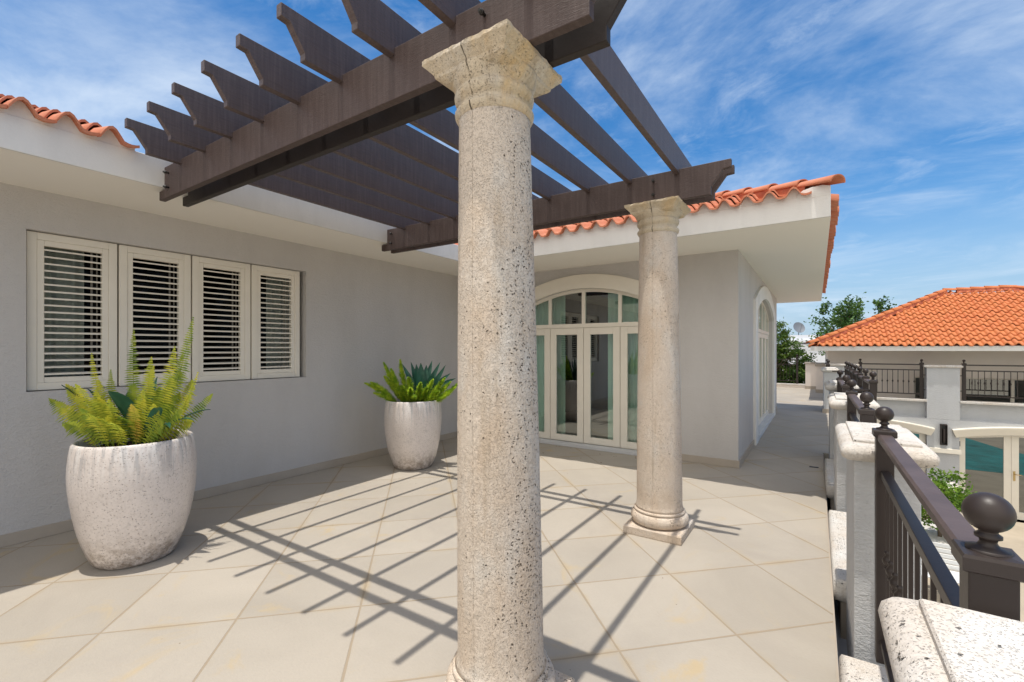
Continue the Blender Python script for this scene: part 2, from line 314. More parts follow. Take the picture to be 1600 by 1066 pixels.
def glass(name, tint, refl, rough=0.0):
    m = bpy.data.materials.new(name); m.use_nodes = True; t = m.node_tree; n = t.nodes; l = t.links
    for q in list(n): n.remove(q)
    o = n.new('ShaderNodeOutputMaterial'); mx = n.new('ShaderNodeMixShader'); tr = n.new('ShaderNodeBsdfTransparent'); gl = n.new('ShaderNodeBsdfGlossy')
    tr.inputs[0].default_value = (*tint, 1); gl.inputs['Roughness'].default_value = rough; gl.inputs[0].default_value = (0.9, 0.95, 0.95, 1)
    fr = n.new('ShaderNodeFresnel'); fr.inputs[0].default_value = 1.5
    mr = n.new('ShaderNodeMapRange'); mr.inputs[1].default_value = 0.0; mr.inputs[2].default_value = 1.0; mr.inputs[3].default_value = refl; mr.inputs[4].default_value = 1.0
    l.new(fr.outputs[0], mr.inputs[0]); l.new(mr.outputs[0], mx.inputs[0]); l.new(tr.outputs[0], mx.inputs[1]); l.new(gl.outputs[0], mx.inputs[2]); l.new(mx.outputs[0], o.inputs[0])
    return m
M['glass'] = glass('door_glass', (0.62, 0.78, 0.70), 0.19)
M['glassdark'] = glass('tinted_glass', (0.06, 0.12, 0.10), 0.22)
M['winglass'] = glass('window_glass', (0.75, 0.78, 0.75), 0.0)
for nd_ in M['winglass'].node_tree.nodes:
    if nd_.type == 'FRESNEL': nd_.inputs[0].default_value = 1.14
M['rod'] = mat('dim_rod', (0.22, 0.20, 0.17), 0.7, 0.2)
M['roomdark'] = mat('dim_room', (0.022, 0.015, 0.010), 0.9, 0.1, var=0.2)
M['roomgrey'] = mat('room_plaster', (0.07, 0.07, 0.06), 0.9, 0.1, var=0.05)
def x_curt(n, l, vec, src, b): return src, None
M['curtain'] = mat('curtain_cloth', (0.60, 0.62, 0.58), 0.9, 0.1, var=0.05, bump=0.001, bscale=90)
M['curtaing'] = mat('green_curtain_cloth', (0.80, 0.88, 0.84), 0.9, 0.1, var=0.05, bump=0.001, bscale=90)
M['brass'] = mat('brass', (0.6, 0.42, 0.2), 0.3, 0.5, metal=1.0)
M['ground'] = mat('paving_ground', (0.40, 0.34, 0.26), 0.85, 0.2, var=0.15, vscale=1.5, bump=0.004, bscale=20)
def x_pool(n, l, vec, src, b): return src, noise(n, l, vec, 3.0, 4)
M['pool'] = mat('pool_water', (0.01, 0.21, 0.205), 0.45, 0.12, var=0.45, vscale=1.6, bump=0.03, bscale=5, extra=x_pool)
M['membrane'] = mat('gutter_paint', (0.42, 0.45, 0.52), 0.7, 0.3, var=0.08)

def leafmat(name, col, col2, trans=0.25, rough=0.45, scale=14):
    m = bpy.data.materials.new(name); m.use_nodes = True; t = m.node_tree; n = t.nodes; l = t.links
    b = n['Principled BSDF']; b.inputs['Roughness'].default_value = rough; b.inputs['Specular IOR Level'].default_value = 0.35
    tc = n.new('ShaderNodeTexCoord')
    z = noise(n, l, tc.outputs['Object'], scale, 3)
    c = mixc(n, l, mrange(n, l, z, 0.38, 0.62), col, col2)
    l.new(c, b.inputs['Base Color'])
    tr = n.new('ShaderNodeBsdfTranslucent'); l.new(c, tr.inputs[0]); mx = n.new('ShaderNodeMixShader'); mx.inputs[0].default_value = trans
    l.new(b.outputs[0], mx.inputs[1]); l.new(tr.outputs[0], mx.inputs[2]); l.new(mx.outputs[0], n['Material Output'].inputs[0])
    return m
M['fern'] = leafmat('fern_leaf', (0.40, 0.46, 0.055), (0.20, 0.30, 0.04), 0.4)
M['fernlight'] = leafmat('fern_leaf_yellow', (0.68, 0.64, 0.07), (0.46, 0.52, 0.06), 0.4)
M['ferntan'] = leafmat('fern_leaf_dry', (0.72, 0.48, 0.09), (0.55, 0.50, 0.08), 0.3)
M['fox'] = leafmat('foxtail_leaf', (0.68, 0.80, 0.09), (0.36, 0.56, 0.05), 0.45, scale=16)
M['agave'] = leafmat('agave_leaf', (0.045, 0.15, 0.10), (0.022, 0.085, 0.055), 0.08, 0.35, 6)
M['bush'] = leafmat('bush_leaf', (0.13, 0.21, 0.03), (0.05, 0.11, 0.02), 0.3, scale=3)
M['bushbright'] = leafmat('bright_bush_leaf', (0.19, 0.31, 0.03), (0.09, 0.18, 0.02), 0.35, scale=3)
M['tree'] = leafmat('tree_leaf', (0.10, 0.19, 0.04), (0.04, 0.10, 0.02), 0.25, scale=2)
M['bark'] = mat('bark', (0.16, 0.12, 0.085), 0.9, 0.1, var=0.2, vscale=12, bump=0.01, bscale=20)
M['stalk'] = mat('fern_stalk', (0.16, 0.11, 0.04), 0.7, 0.2)
M['seat'] = mat('white_slats', (0.72, 0.72, 0.70), 0.5, 0.4, var=0.04)
M['dish'] = mat('dish_grey', (0.16, 0.18, 0.21), 0.5, 0.4)
M['debris'] = mat('dry_leaf_litter', (0.09, 0.055, 0.03), 0.9, 0.1, var=0.3, vscale=30)

# ------------------------------------------------------------------ mesh helpers
class MB:
    def __init__(s): s.v = []; s.f = []; s.sm = []
    def add(s, vs, fs, smooth=False):
        o = len(s.v); s.v += [tuple(p) for p in vs]
        for f in fs: s.f.append([i+o for i in f]); s.sm.append(smooth)
        return s
    def box(s, x0, x1, y0, y1, z0, z1):
        v = [(x0,y0,z0),(x1,y0,z0),(x1,y1,z0),(x0,y1,z0),(x0,y0,z1),(x1,y0,z1),(x1,y1,z1),(x0,y1,z1)]
        return s.add(v, [(0,3,2,1),(4,5,6,7),(0,1,5,4),(1,2,6,5),(2,3,7,6),(3,0,4,7)])
    def prism(s, poly, y0, y1, plane='xz', shear=0.0):
        n = len(poly)
        def P(a, b, t):
            if plane == 'xz': return (a, t + shear*a, b)
            if plane == 'yz': return (t, a, b)
            return (a, b, t)
        v = [P(a, b, y0) for a, b in poly] + [P(a, b, y1) for a, b in poly]
        f = [tuple(range(n)), tuple(range(2*n-1, n-1, -1))] + [(i, i+n, (i+1) % n + n, (i+1) % n) for i in range(n)]
        return s.add(v, f)
    def lathe(s, prof, c=(0,0), seg=48, angs=None, lean=(0,0), cap=True, rfun=None):
        angs = angs or [2*math.pi*i/seg for i in range(seg)]
        n = len(angs); v = []
        for r, z in prof:
            cx = c[0]+lean[0]*z; cy = c[1]+lean[1]*z
            for i, a in enumerate(angs):
                rr = r + (rfun(i, r, z) if rfun else 0)
                v.append((cx+rr*math.cos(a), cy+rr*math.sin(a), z))
        f = []
        for k in range(len(prof)-1):
            for i in range(n):
                j = (i+1) % n
                f.append((k*n+i, k*n+j, (k+1)*n+j, (k+1)*n+i))
        o = s.add(v, f, True)
        if cap:
            m = len(s.v)-len(v)
            s.f.append([m+i for i in range(n-1, -1, -1)]); s.sm.append(False)
            s.f.append([m+(len(prof)-1)*n+i for i in range(n)]); s.sm.append(False)
        return s
    def sq(s, prof, c=(0,0), smooth=False, rc=0.0):      # prof: (half_x, half_y, z)
        v = []; K = 1 if rc == 0 else 5
        for hx, hy, z in prof:
            for q, (sx, sy) in enumerate(((1,1),(-1,1),(-1,-1),(1,-1))):
                for t in range(K):
                    if K == 1: v.append((c[0]+sx*hx, c[1]+sy*hy, z))
                    else:
                        a = math.pi/2*(q + t/(K-1)); r = min(rc, hx, hy)
                        v.append((c[0]+sx*(hx-r)+r*math.cos(a), c[1]+sy*(hy-r)+r*math.sin(a), z))
        n = 4*K; f = []
        for k in range(len(prof)-1):
            for i in range(n): f.append((k*n+i, k*n+(i+1) % n, (k+1)*n+(i+1) % n, (k+1)*n+i))
        s.add(v, f, smooth)
        m = len(s.v)-len(v)
        s.f.append([m+i for i in range(n-1, -1, -1)]); s.sm.append(False)
        s.f.append([m+(len(prof)-1)*n+i for i in range(n)]); s.sm.append(False)
        return s
    def tube(s, pts, rad, seg=8):
        pts = [Vector(p) for p in pts]; rings = []
        rads = rad if isinstance(rad, (list, tuple)) else [rad]*len(pts)
        v = []
        for i, p in enumerate(pts):
            d = (pts[min(i+1, len(pts)-1)]-pts[max(i-1, 0)]).normalized()
            up = Vector((0,0,1)) if abs(d.z) < 0.95 else Vector((1,0,0))
            a = d.cross(up).normalized(); b = d.cross(a)
            for k in range(seg):
                t = 2*math.pi*k/seg; v.append(p + rads[i]*(a*math.cos(t)+b*math.sin(t)))
        f = [(k*seg+i, k*seg+(i+1) % seg, (k+1)*seg+(i+1) % seg, (k+1)*seg+i) for k in range(len(pts)-1) for i in range(seg)]
        f2 = [tuple(range(seg-1, -1, -1)), tuple((len(pts)-1)*seg+i for i in range(seg))]
        s.add(v, f, True); o = len(s.v)-len(v)
        for q in f2: s.f.append([o+i for i in q]); s.sm.append(False)
        return s
    def ball(s, c, r, seg=24, rings=14, sz=1.0):
        prof = [(max(r*math.sin(math.pi*k/rings), 1e-4), c[2]-r*sz*math.cos(math.pi*k/rings)) for k in range(rings+1)]
        return s.lathe(prof, (c[0], c[1]), seg)
    def build(s, name, m, parent=None, bevel=0.0, fix=True):
        me = bpy.data.meshes.new(name); me.from_pydata(s.v, [], s.f); me.update()
        me.polygons.foreach_set('use_smooth', s.sm)
        if fix:
            import bmesh
            bm = bmesh.new(); bm.from_mesh(me); bmesh.ops.recalc_face_normals(bm, faces=bm.faces); bm.to_mesh(me); bm.free()
        me.materials.append(m if not isinstance(m, str) else M[m])
        o = bpy.data.objects.new(name, me); C.objects.link(o)
        if parent is not None:
            o.parent = parent
            o.matrix_parent_inverse = Matrix.Translation(-Vector(parent.location)) if parent.parent is None and parent.type == 'EMPTY' else Matrix.Identity(4)
        if bevel:
            b = o.modifiers.new('bevel', 'BEVEL'); b.width = bevel; b.segments = 2; b.limit_method = 'ANGLE'; b.angle_limit = R(40)
        return o
def tag(o, label=None, cat=None, group=None, kind=None):
    if label: o['label'] = label
    if cat: o['category'] = cat
    if group: o['group'] = group
    if kind: o['kind'] = kind
    return o
def thing(name, loc, label, cat, group=None):
    o = bpy.data.objects.new(name, None); C.objects.link(o); o.location = loc
    o.empty_display_size = 0.1
    return tag(o, label, cat, group)
def sub(mb, name, m, parent, bevel=0.0):       # child of a mesh part that stands in world coordinates
    o = mb.build(name, m, None, bevel); o.parent = parent; return o
def dup(root, d, label=None):                  # copy a thing with parts and sub-parts, moved by d
    r = root.copy(); C.objects.link(r); r.location = Vector(root.location)+Vector(d)
    if label: r['label'] = label
    for ch in root.children:
        c = ch.copy(); C.objects.link(c); c.parent = r
        for g in ch.children:
            k = g.copy(); C.objects.link(k); k.parent = c
    return r

# ------------------------------------------------------------------ setting
XW, YW, XR = -5.47, 6.77, -0.87          # left wall plane, door wall plane, right wall plane
ZS = 2.955                               # soffit height
YE = 13.9                                # end of the right wall
mb = MB(); mb.add([(-600,-600,-2.86),(600,-600,-2.86),(600,900,-2.86),(-600,900,-2.86)], [(0,1,2,3)])
tag(mb.build('ground', 'ground'), kind='structure')
mb = MB()                                # terrace slab, wider past the fourth pillar
poly = [(-8,-6),(0.084,-6),(0.084,8.5),(0.62,8.5),(0.62,13.6),(0.30,13.6),(0.30,22.42),(-14,22.42),(-14,13.9),(-8,13.9)]
mb.prism(poly, -0.30, 0.0, 'xy')
tag(mb.build('terrace_floor', 'floor'), kind='structure')
mb = MB(); mb.prism([(3.9,0.6),(5.8,0.6),(6.9,5.2),(9.6,10.9),(3.9,10.9)], -2.95, -2.853, 'xy')
tag(mb.build('pool', 'pool'), kind='structure')

# kerb and gutter outside the terrace edge, pieces of stone coping between the pillars
mb = MB(); mb.box(0.12, 0.50, -6, 8.5, -2.855, -0.30); mb.box(0.50, 0.62, -6, 22.4, -2.855, -0.30); mb.box(0.090, 0.12, -6, 8.49, -0.31, -0.25)
gs = MB(); gs.box(0.0845, 0.0945, -6, 8.49, -0.24, -0.010)
tag(gs.build('joint_strip', 'skirt'), 'narrow tan strip filling the joint between the terrace tiles and the coping slabs', 'edge strip')
tag(mb.build('retaining_wall', 'membrane'), 'grey rendered retaining wall under the open edge of the terrace', 'wall')
for i, (a, b, lab) in enumerate(((-1.3, 0.25, 'pitted stone coping slab beside the pillar nearest the camera'),
        (1.22, 2.77, 'pitted white coping slab in the lower right corner between first and second pillar'),
        (3.63, 5.19, 'pitted white coping slab between second and third pillar of the terrace edge'),
        (6.08, 7.60, 'short white coping slab just before the fourth terrace pillar'))):
    t = thing('coping_slab', (0.3, (a+b)/2, -0.3), lab, 'coping', 'coping slabs along the terrace edge')
    mb = MB(); mb.sq([(0.172,(b-a)/2-0.03,-0.05),(0.198,(b-a)/2-0.006,-0.035),(0.207,(b-a)/2,0.0),(0.207,(b-a)/2,0.07),(0.198,(b-a)/2-0.008,0.095),(0.180,(b-a)/2-0.022,0.103)], (0.302,(a+b)/2), True)
    mb.build('stone_top', 'coping', t)
    mb = MB(); mb.box(0.135, 0.48, a+0.05, b-0.05, -0.30, -0.05); mb.build('base', 'skirt', t)

# ------------------------------------------------------------------ terrace pillars
def pillar(y0, lab):
    cx, cy = 0.294, y0+0.35; hx, hy = 0.131, 0.35
    t = thing('terrace_pillar', (cx, cy, -0.30), lab, 'pillar', 'stone capped pillars along the terrace edge')
    mb = MB(); mb.box(cx-hx, cx+hx, cy-hy, cy+hy, -0.30, 1.035); mb.build('shaft', 'pillar', t, 0.006)
    mb = MB(); P = []
    for k in range(9):
        a = math.pi*k/8; P.append((hx+0.012+0.048*math.sin(a), hy+0.012+0.062*math.sin(a), 1.076-0.046*math.cos(a)))
    mb.sq(P, (cx, cy), True, 0.03); mb.build('cap', 'coping', t)
    mb = MB(); mb.sq([(hx+0.004,hy+0.004,1.11),(hx+0.004,hy+0.004,1.133),(hx,hy,1.138)], (cx, cy)); mb.build('cap_panel', 'coping', t)
    return t
for y0, lab in ((0.42, 'stone capped pillar in the lower right corner, nearest to the camera'),
                (2.93, 'grey pillar with bullnosed stone cap, second from the camera'),
                (5.31, 'stone capped pillar third from the camera, behind the second one'),
                (7.69, 'stone capped pillar fourth from the camera, half hidden by the third'),
                (13.95, 'far stone capped pillar at the end of the walkway, alone beside the sunlit floor')):
    pillar(y0, lab)
mb = MB(); mb.box(0.135, 0.455, 13.9, 14.72, 0.0, 0.10)
tag(mb.build('pillar_plinth', 'skirt'), 'tan stone plinth round the foot of the far walkway pillar', 'plinth')

# ------------------------------------------------------------------ railings
def newel(t, x, y, w, zb, zt, rb):
    mb = MB(); mb.box(x-w/2, x+w/2, y-w/2, y+w/2, zb, zt); p = mb.build('newel_post', 'iron', t, 0.003)
    off = Matrix.Translation(-Vector(t.location))
    def ch(mb, n):
        o = mb.build(n, 'iron', None); o.parent = p; return o
    mb = MB(); h = w/2
    mb.sq([(h+0.004,h+0.004,zt-0.034),(h+0.010,h+0.010,zt-0.030),(h+0.010,h+0.010,zt-0.006),(h+0.007,h+0.007,zt),(h*0.55,h*0.55,zt+0.003)], (x, y)); ch(mb, 'post_cap')
    mb = MB(); b = zt
    prof = [(h*0.95,b+0.002),(h*0.93,b+0.006),(h*0.5,b+0.010),(h*0.36,b+0.018),(h*0.40,b+0.024),(h*0.58,b+0.027),(h*0.58,b+0.032),(h*0.42,b+0.036),(h*0.40,b+0.040)]
    zc = b+0.040+rb*0.93
    for k in range(1, 15):
        a = math.pi*(0.12+0.88*k/14); prof.append((max(rb*math.sin(a), 1e-4), zc-rb*math.cos(a)))
    mb.lathe(prof, (x, y), 28, cap=False); ch(mb, 'ball_finial')
    return p
def knuckle(mb, x, y, z, s=1.0):
    mb.lathe([(0.006*s,z-0.045*s),(0.013*s,z-0.04*s),(0.013*s,z-0.03*s),(0.008*s,z-0.027*s),(0.019*s,z-0.010*s),(0.021*s,z),(0.019*s,z+0.010*s),(0.008*s,z+0.027*s),(0.013*s,z+0.03*s),(0.013*s,z+0.04*s),(0.006*s,z+0.045*s)], (x, y), 10, cap=False)
def rail_y(x, y0, y1, lab, ends=(True, True), group='metal railings between the terrace pillars', zb=0.10):
    w = 0.068; t = thing('terrace_railing', (x, (y0+y1)/2, zb), lab, 'railing', group)
    for e, y in zip(ends, (y0, y1)):
        if e: newel(t, x, y, w, zb, 1.215, 0.037)
    mb = MB(); mb.sq([(0.5*(y1-y0)-w/2, 0.026, 1.163),(0.5*(y1-y0)-w/2,0.029,1.170),(0.5*(y1-y0)-w/2,0.029,1.188),(0.5*(y1-y0)-w/2,0.022,1.195)], (0,0))
    mb.v = [(x+b, (y0+y1)/2+a, z) for a, b, z in mb.v]; mb.build('top_rail', 'ironrail', t)
    for nm, z, h in (('lower_rail', 1.005, 0.017), ('bottom_rail', 0.20, 0.014)):
        mb = MB(); mb.box(x-0.018, x+0.018, y0+w/2, y1-w/2, z-h, z+h); mb.build(nm, 'iron', t, 0.002)
    n = int((y1-y0)/0.115)
    for k in range(1, n):
        y = y0+(y1-y0)*k/n; mb = MB(); mb.box(x-0.006, x+0.006, y-0.006, y+0.006, 0.214, 0.988); knuckle(mb, x, y, 0.63)
        mb.build('baluster', 'iron', t)
    for y in (y0-w/2-0.02, y1+w/2+0.02):
        if abs(y-y0) < 0.2: a, b = y0-w/2-0.07, y0-w/2
        else: a, b = y1+w/2, y1+w/2+0.07
        for z in (0.95, 0.35):
            mb = MB(); mb.box(x-0.012, x+0.012, a, b, z-0.012, z+0.012); mb.build('wall_bracket', 'iron', t)
    return t
XRL = 0.273
rail_y(XRL, 1.224, 2.806, 'dark bronze railing with ball finials nearest the camera, between the first and second pillar')
rail_y(XRL, 3.72, 5.21, 'dark bronze railing between the second and third pillar of the terrace')
rail_y(XRL, 6.10, 7.59, 'dark bronze railing between the third and fourth pillar of the terrace')
rail_y(XRL, 14.75, 16.2, 'short dark railing beyond the far walkway pillar, only its first finial showing', (True, True), None, 0.0)
# outer bay railing with seven posts
t = thing('terrace_railing', (0.575, 10, 0), 'long dark railing of closely set ball topped posts running beside the far walkway', 'railing')
ys = [7.0, 8.0, 9.0, 10.0, 11.0, 11.95, 12.8]
for y in ys: newel(t, 0.575, y, 0.066, -0.28, 1.225, 0.036)
for a, b in zip(ys, ys[1:]):
    mb = MB(); mb.box(0.548, 0.602, a+0.033, b-0.033, 1.165, 1.195); mb.build('top_rail', 'ironrail', t)
    mb = MB(); mb.box(0.558, 0.592, a+0.033, b-0.033, 0.99, 1.02); mb.build('lower_rail', 'iron', t)
    mb = MB(); mb.box(0.560, 0.590, a+0.033, b-0.033, 0.10, 0.13); mb.build('bottom_rail', 'iron', t)
    for k in range(1, 8):
        y = a+(b-a)*k/8; mb = MB(); mb.box(0.569, 0.581, y-0.006, y+0.006, 0.13, 0.99); mb.build('baluster', 'iron', t)
for y in (7.0, 12.8):
    mb = MB(); mb.box(0.31, 0.542, y-0.012, y+0.012, 1.09, 1.115); mb.build('cross_bar', 'iron', t)

# ------------------------------------------------------------------ the villa
villa = thing('villa', (-3, 10, 0), 'grey villa with cream soffits, terracotta eaves and arched french doors round the terrace', 'house')
def arcz(x, xc, top, rad): return top-(x-xc)**2/(2*rad)
def wall_open(mb, P, a0, a1, o0, o1, z0, z1, zb, ztop, n=24, depth=0.0, Q=None):
    # P(a,z) -> point on wall plane, Q(a,z) -> point on recessed plane; opening o0..o1, zb..ztop(a)
    mb.add([P(a0,z0),P(o0,z0),P(o0,z1),P(a0,z1)], [(0,1,2,3)])
    mb.add([P(o1,z0),P(a1,z0),P(a1,z1),P(o1,z1)], [(0,1,2,3)])
    if zb > z0: mb.add([P(o0,z0),P(o1,z0),P(o1,zb),P(o0,zb)], [(0,1,2,3)])
    for i in range(n):
        a, b = o0+(o1-o0)*i/n, o0+(o1-o0)*(i+1)/n
        mb.add([P(a,ztop(a)),P(b,ztop(b)),P(b,z1),P(a,z1)], [(0,1,2,3)])
        if Q: mb.add([P(a,ztop(a)),P(b,ztop(b)),Q(b,ztop(b)),Q(a,ztop(a))], [(0,1,2,3)])
    if Q:
        mb.add([P(o0,zb),P(o0,ztop(o0)),Q(o0,ztop(o0)),Q(o0,zb)], [(0,1,2,3)])
        mb.add([P(o1,zb),P(o1,ztop(o1)),Q(o1,ztop(o1)),Q(o1,zb)], [(0,1,2,3)])
        mb.add([P(o0,zb),P(o1,zb),Q(o1,zb),Q(o0,zb)], [(0,1,2,3)])
# left wall with window recess
mb = MB()
wall_open(mb, lambda a,z:(XW,a,z), -6, YW, 0.866, 3.363, 0, ZS, 1.245, lambda a:2.612, 1, Q=lambda a,z:(XW-0.20,a,z))
wl = mb.build('wall', 'wall', villa, fix=False)
# door wall with arched opening
XC = -3.187; DO0, DO1 = XC-1.255, XC+1.255
top_in = lambda a: arcz(a, XC, 2.60, 2.47)
mb = MB()
wall_open(mb, lambda a,z:(a,YW,z), XW, XR, DO0, DO1, 0, ZS, 0.0, top_in, 32, Q=lambda a,z:(a,YW+0.16,z))
mb.build('wall', 'wall', villa, fix=False)
# right wall
YC = 10.68; RO0, RO1 = YC-1.82, YC+1.82
top_r = lambda a: arcz(a, YC, 2.62, 5.2)
mb = MB()
wall_open(mb, lambda a,z:(XR,a,z), YW, YE, RO0, RO1, 0, ZS, 0.0, top_r, 32, Q=lambda a,z:(XR-0.22,a,z))
mb.add([(XR,YE,0),(-14,YE,0),(-14,YE,ZS),(XR,YE,ZS)], [(0,1,2,3)])
mb.build('wall', 'wall', villa, fix=False)
# rooms behind the openings
def room(x0, x1, y0, y1, z0, z1, skip, m, name='room_lining'):
    mb = MB(); V = [(x0,y0,z0),(x1,y0,z0),(x1,y1,z0),(x0,y1,z0),(x0,y0,z1),(x1,y0,z1),(x1,y1,z1),(x0,y1,z1)]
    F = {'-z':(0,1,2,3),'+z':(4,5,6,7),'-y':(0,1,5,4),'+x':(1,2,6,5),'+y':(2,3,7,6),'-x':(3,0,4,7)}
    mb.add(V, [F[k] for k in F if k != skip]); mb.build(name, m, villa, fix=False)
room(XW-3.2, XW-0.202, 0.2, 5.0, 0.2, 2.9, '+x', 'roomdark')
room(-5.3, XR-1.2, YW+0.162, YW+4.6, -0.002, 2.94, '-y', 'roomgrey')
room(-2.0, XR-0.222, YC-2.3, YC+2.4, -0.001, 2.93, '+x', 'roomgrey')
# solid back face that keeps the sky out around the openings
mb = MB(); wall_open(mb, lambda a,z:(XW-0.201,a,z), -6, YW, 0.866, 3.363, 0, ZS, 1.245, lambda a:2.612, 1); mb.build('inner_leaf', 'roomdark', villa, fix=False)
# skirting
for b_ in ((XW, XW+0.016, -6, YW-0.016), (XW, DO0-0.20, YW-0.016, YW), (DO1+0.20, XR+0.016, YW-0.016, YW), (XR, XR+0.016, YW, RO0-0.36), (XR, XR+0.016, RO1+0.36, YE)):
    mb = MB(); mb.box(*b_, 0.001, 0.10); mb.build('skirting', 'skirt', villa, 0.003)
# surrounds
def surround(o0, o1, zin, zout, w, P, proj, n=32):
    mb = MB(); ia = [(o0, 0.0)] + [(o0+(o1-o0)*i/n, zin(o0+(o1-o0)*i/n)) for i in range(n+1)] + [(o1, 0.0)]
    p0, p1 = o0-w, o1+w
    oa = [(p0, 0.0)] + [(p0+(p1-p0)*i/n, zout(p0+(p1-p0)*i/n)) for i in range(n+1)] + [(p1, 0.0)]
    K = len(ia)
    v = [P(a,z,proj) for a,z in ia]+[P(a,z,proj) for a,z in oa]+[P(a,z,-0.002) for a,z in ia]+[P(a,z,-0.002) for a,z in oa]
    f = []
    for i in range(K-1):
        f += [(i,i+1,K+i+1,K+i), (K+i,K+i+1,3*K+i+1,3*K+i), (i,i+1,2*K+i+1,2*K+i)]
    f += [(0,K,3*K,2*K),(K-1,2*K-1,4*K-1,3*K-1)]
    mb.add(v, f); return mb
s = surround(DO0, DO1, top_in, lambda a: arcz(a, XC, 2.825, 2.60), 0.195, lambda a,z,p:(a,YW-p,z), 0.045)
s.build('arch_surround', 'cream', villa, 0.004)
s = surround(RO0, RO1, top_r, lambda a: arcz(a, YC, 2.87, 5.6), 0.34, lambda a,z,p:(XR+p,a,z), 0.045)
s.build('arch_surround', 'white', villa, 0.004)
mb = MB(); mb.box(DO0+0.001, DO1-0.001, YW-0.075, YW+0.06, 0.001, 0.055); mb.build('threshold', 'pillar', villa, 0.004)
mb = MB(); mb.box(XR-0.10, XR+0.04, RO0+0.001, RO1-0.001, 0.001, 0.075); mb.build('threshold', 'pillar', villa, 0.004)
# french doors ---------------------------------------------------------
def french(P, o0, o1, topf, zsill, nleaf, ztr, fr, gm, th=0.05):
    # P(a,d,z): d = distance behind the outer wall face
    T = P
    def bx(mb, a0, a1, d0, d1, z0, z1):
        V = [T(a0,d0,z0),T(a1,d0,z0),T(a1,d1,z0),T(a0,d1,z0),T(a0,d0,z1),T(a1,d0,z1),T(a1,d1,z1),T(a0,d1,z1)]
        mb.add(V, [(0,3,2,1),(4,5,6,7),(0,1,5,4),(1,2,6,5),(2,3,7,6),(3,0,4,7)])
    w = (o1-o0)/nleaf; D = 0.08
    for i in range(nleaf):
        a, b = o0+w*i+0.004, o0+w*(i+1)-0.004
        mb = MB(); bx(mb, a, a+fr, D, D+th, zsill, ztr-0.003); bx(mb, b-fr, b, D, D+th, zsill, ztr-0.003)
        bx(mb, a+fr, b-fr, D, D+th, zsill, zsill+fr*0.95); bx(mb, a+fr, b-fr, D, D+th, ztr-0.003-fr, ztr-0.003)
        leaf = mb.build('door_leaf', 'cream', villa, 0.004)
        mb = MB(); mb.add([T(a+fr,D+0.025,zsill+fr*0.9),T(b-fr,D+0.025,zsill+fr*0.9),T(b-fr,D+0.025,ztr-fr),T(a+fr,D+0.025,ztr-fr)], [(0,1,2,3)])
        sub(mb, 'pane', gm, leaf)
    # transom, mullions, curved head
    mb = MB(); bx(mb, o0, o1, D-0.012, D+th, ztr, ztr+0.065)
    mb2 = MB(); n = 28
    for i in range(n):
        a, b = o0+(o1-o0)*i/n, o0+(o1-o0)*(i+1)/n
        V = [T(a,D-0.01,topf(a)-0.05),T(b,D-0.01,topf(b)-0.05),T(b,D-0.01,topf(b)+0.003),T(a,D-0.01,topf(a)+0.003),
             T(a,D+th,topf(a)-0.05),T(b,D+th,topf(b)-0.05),T(b,D+th,topf(b)+0.003),T(a,D+th,topf(a)+0.003)]
        mb.add(V, [(0,1,2,3),(0,4,5,1),(4,7,6,5)])
        mb2.add([T(a,D+0.02,ztr+0.05),T(b,D+0.02,ztr+0.05),T(b,D+0.02,topf(b)-0.04),T(a,D+0.02,topf(a)-0.04)], [(0,1,2,3)])
    for i in range(nleaf+1):
        a = o0+w*i; hw = 0.028; a0, a1 = max(a-hw, o0), min(a+hw, o1)
        bx(mb, a0, a1, D-0.006, D+th-0.004, ztr+0.066, min(topf(a0), topf(a1))-0.03)
    fl = mb.build('fanlight_frame', 'cream', villa, 0.0, fix=True)
    sub(mb2, 'pane', gm, fl)
french(lambda a,d,z:(a,YW+d,z), DO0, DO1, top_in, 0.055, 4, 1.965, 0.112, 'glass')
french(lambda a,d,z:(XR-d,a,z), RO0, RO1, top_r, 0.075, 5, 1.95, 0.10, 'glass')
# shutter window ---------------------------------------------------------
XL = XW-0.055
y0 = 0.876; pitch = 0.6115
for i in range(4):
    a = y0+pitch*i; b = a+pitch-0.014
    zb, zt = 1.252, 2.606
    mb = MB(); f1, f2 = 0.062, 0.108
    def ring(mb, a, b, z0, z1, w, x0, x1, wb=None):
        wb = wb or w
        mb.box(x0, x1, a, a+w, z0, z1); mb.box(x0, x1, b-w, b, z0, z1); mb.box(x0, x1, a+w, b-w, z0, z0+wb); mb.box(x0, x1, a+w, b-w, z1-w, z1)
    ring(mb, a, b, zb, zt, f1, XL-0.06, XL)
    ring(mb, a+f1, b-f1, zb+f1, zt-f1, f2-f1, XL-0.06, XL-0.009)
    fr = mb.build('shutter_leaf', 'cream', villa, 0.004)
    mb = MB(); n = 19; z0, z1 = zb+f2, zt-f2
    for k in range(n):
        z = z0+(z1-z0)*(k+0.5)/n
        mb.add([(XL-0.012,a+f2,z-0.011),(XL-0.012,b-f2,z-0.011),(XL-0.012,b-f2,z+0.003),(XL-0.012,a+f2,z+0.003),
                (XL-0.058,a+f2,z+0.002),(XL-0.058,b-f2,z+0.002),(XL-0.058,b-f2,z+0.010),(XL-0.058,a+f2,z+0.010)],
               [(0,1,2,3),(0,4,5,1),(3,2,6,7),(4,7,6,5)])
    sub(mb, 'louvre_slats', 'cream', fr)
    mb = MB(); mb.box(XL-0.064, XL-0.061, b-f2-0.07, b-f2-0.055, z0, z1); mb.box(XL-0.064, XL-0.061, b-f2-0.03, b-f2-0.02, z0, z1); sub(mb, 'tilt_rod', 'rod', fr)
    mb = MB(); mb.add([(XL-0.075,a,zb),(XL-0.075,b,zb),(XL-0.075,b,zt),(XL-0.075,a,zt)], [(0,1,2,3)]); sub(mb, 'pane', 'winglass', fr)
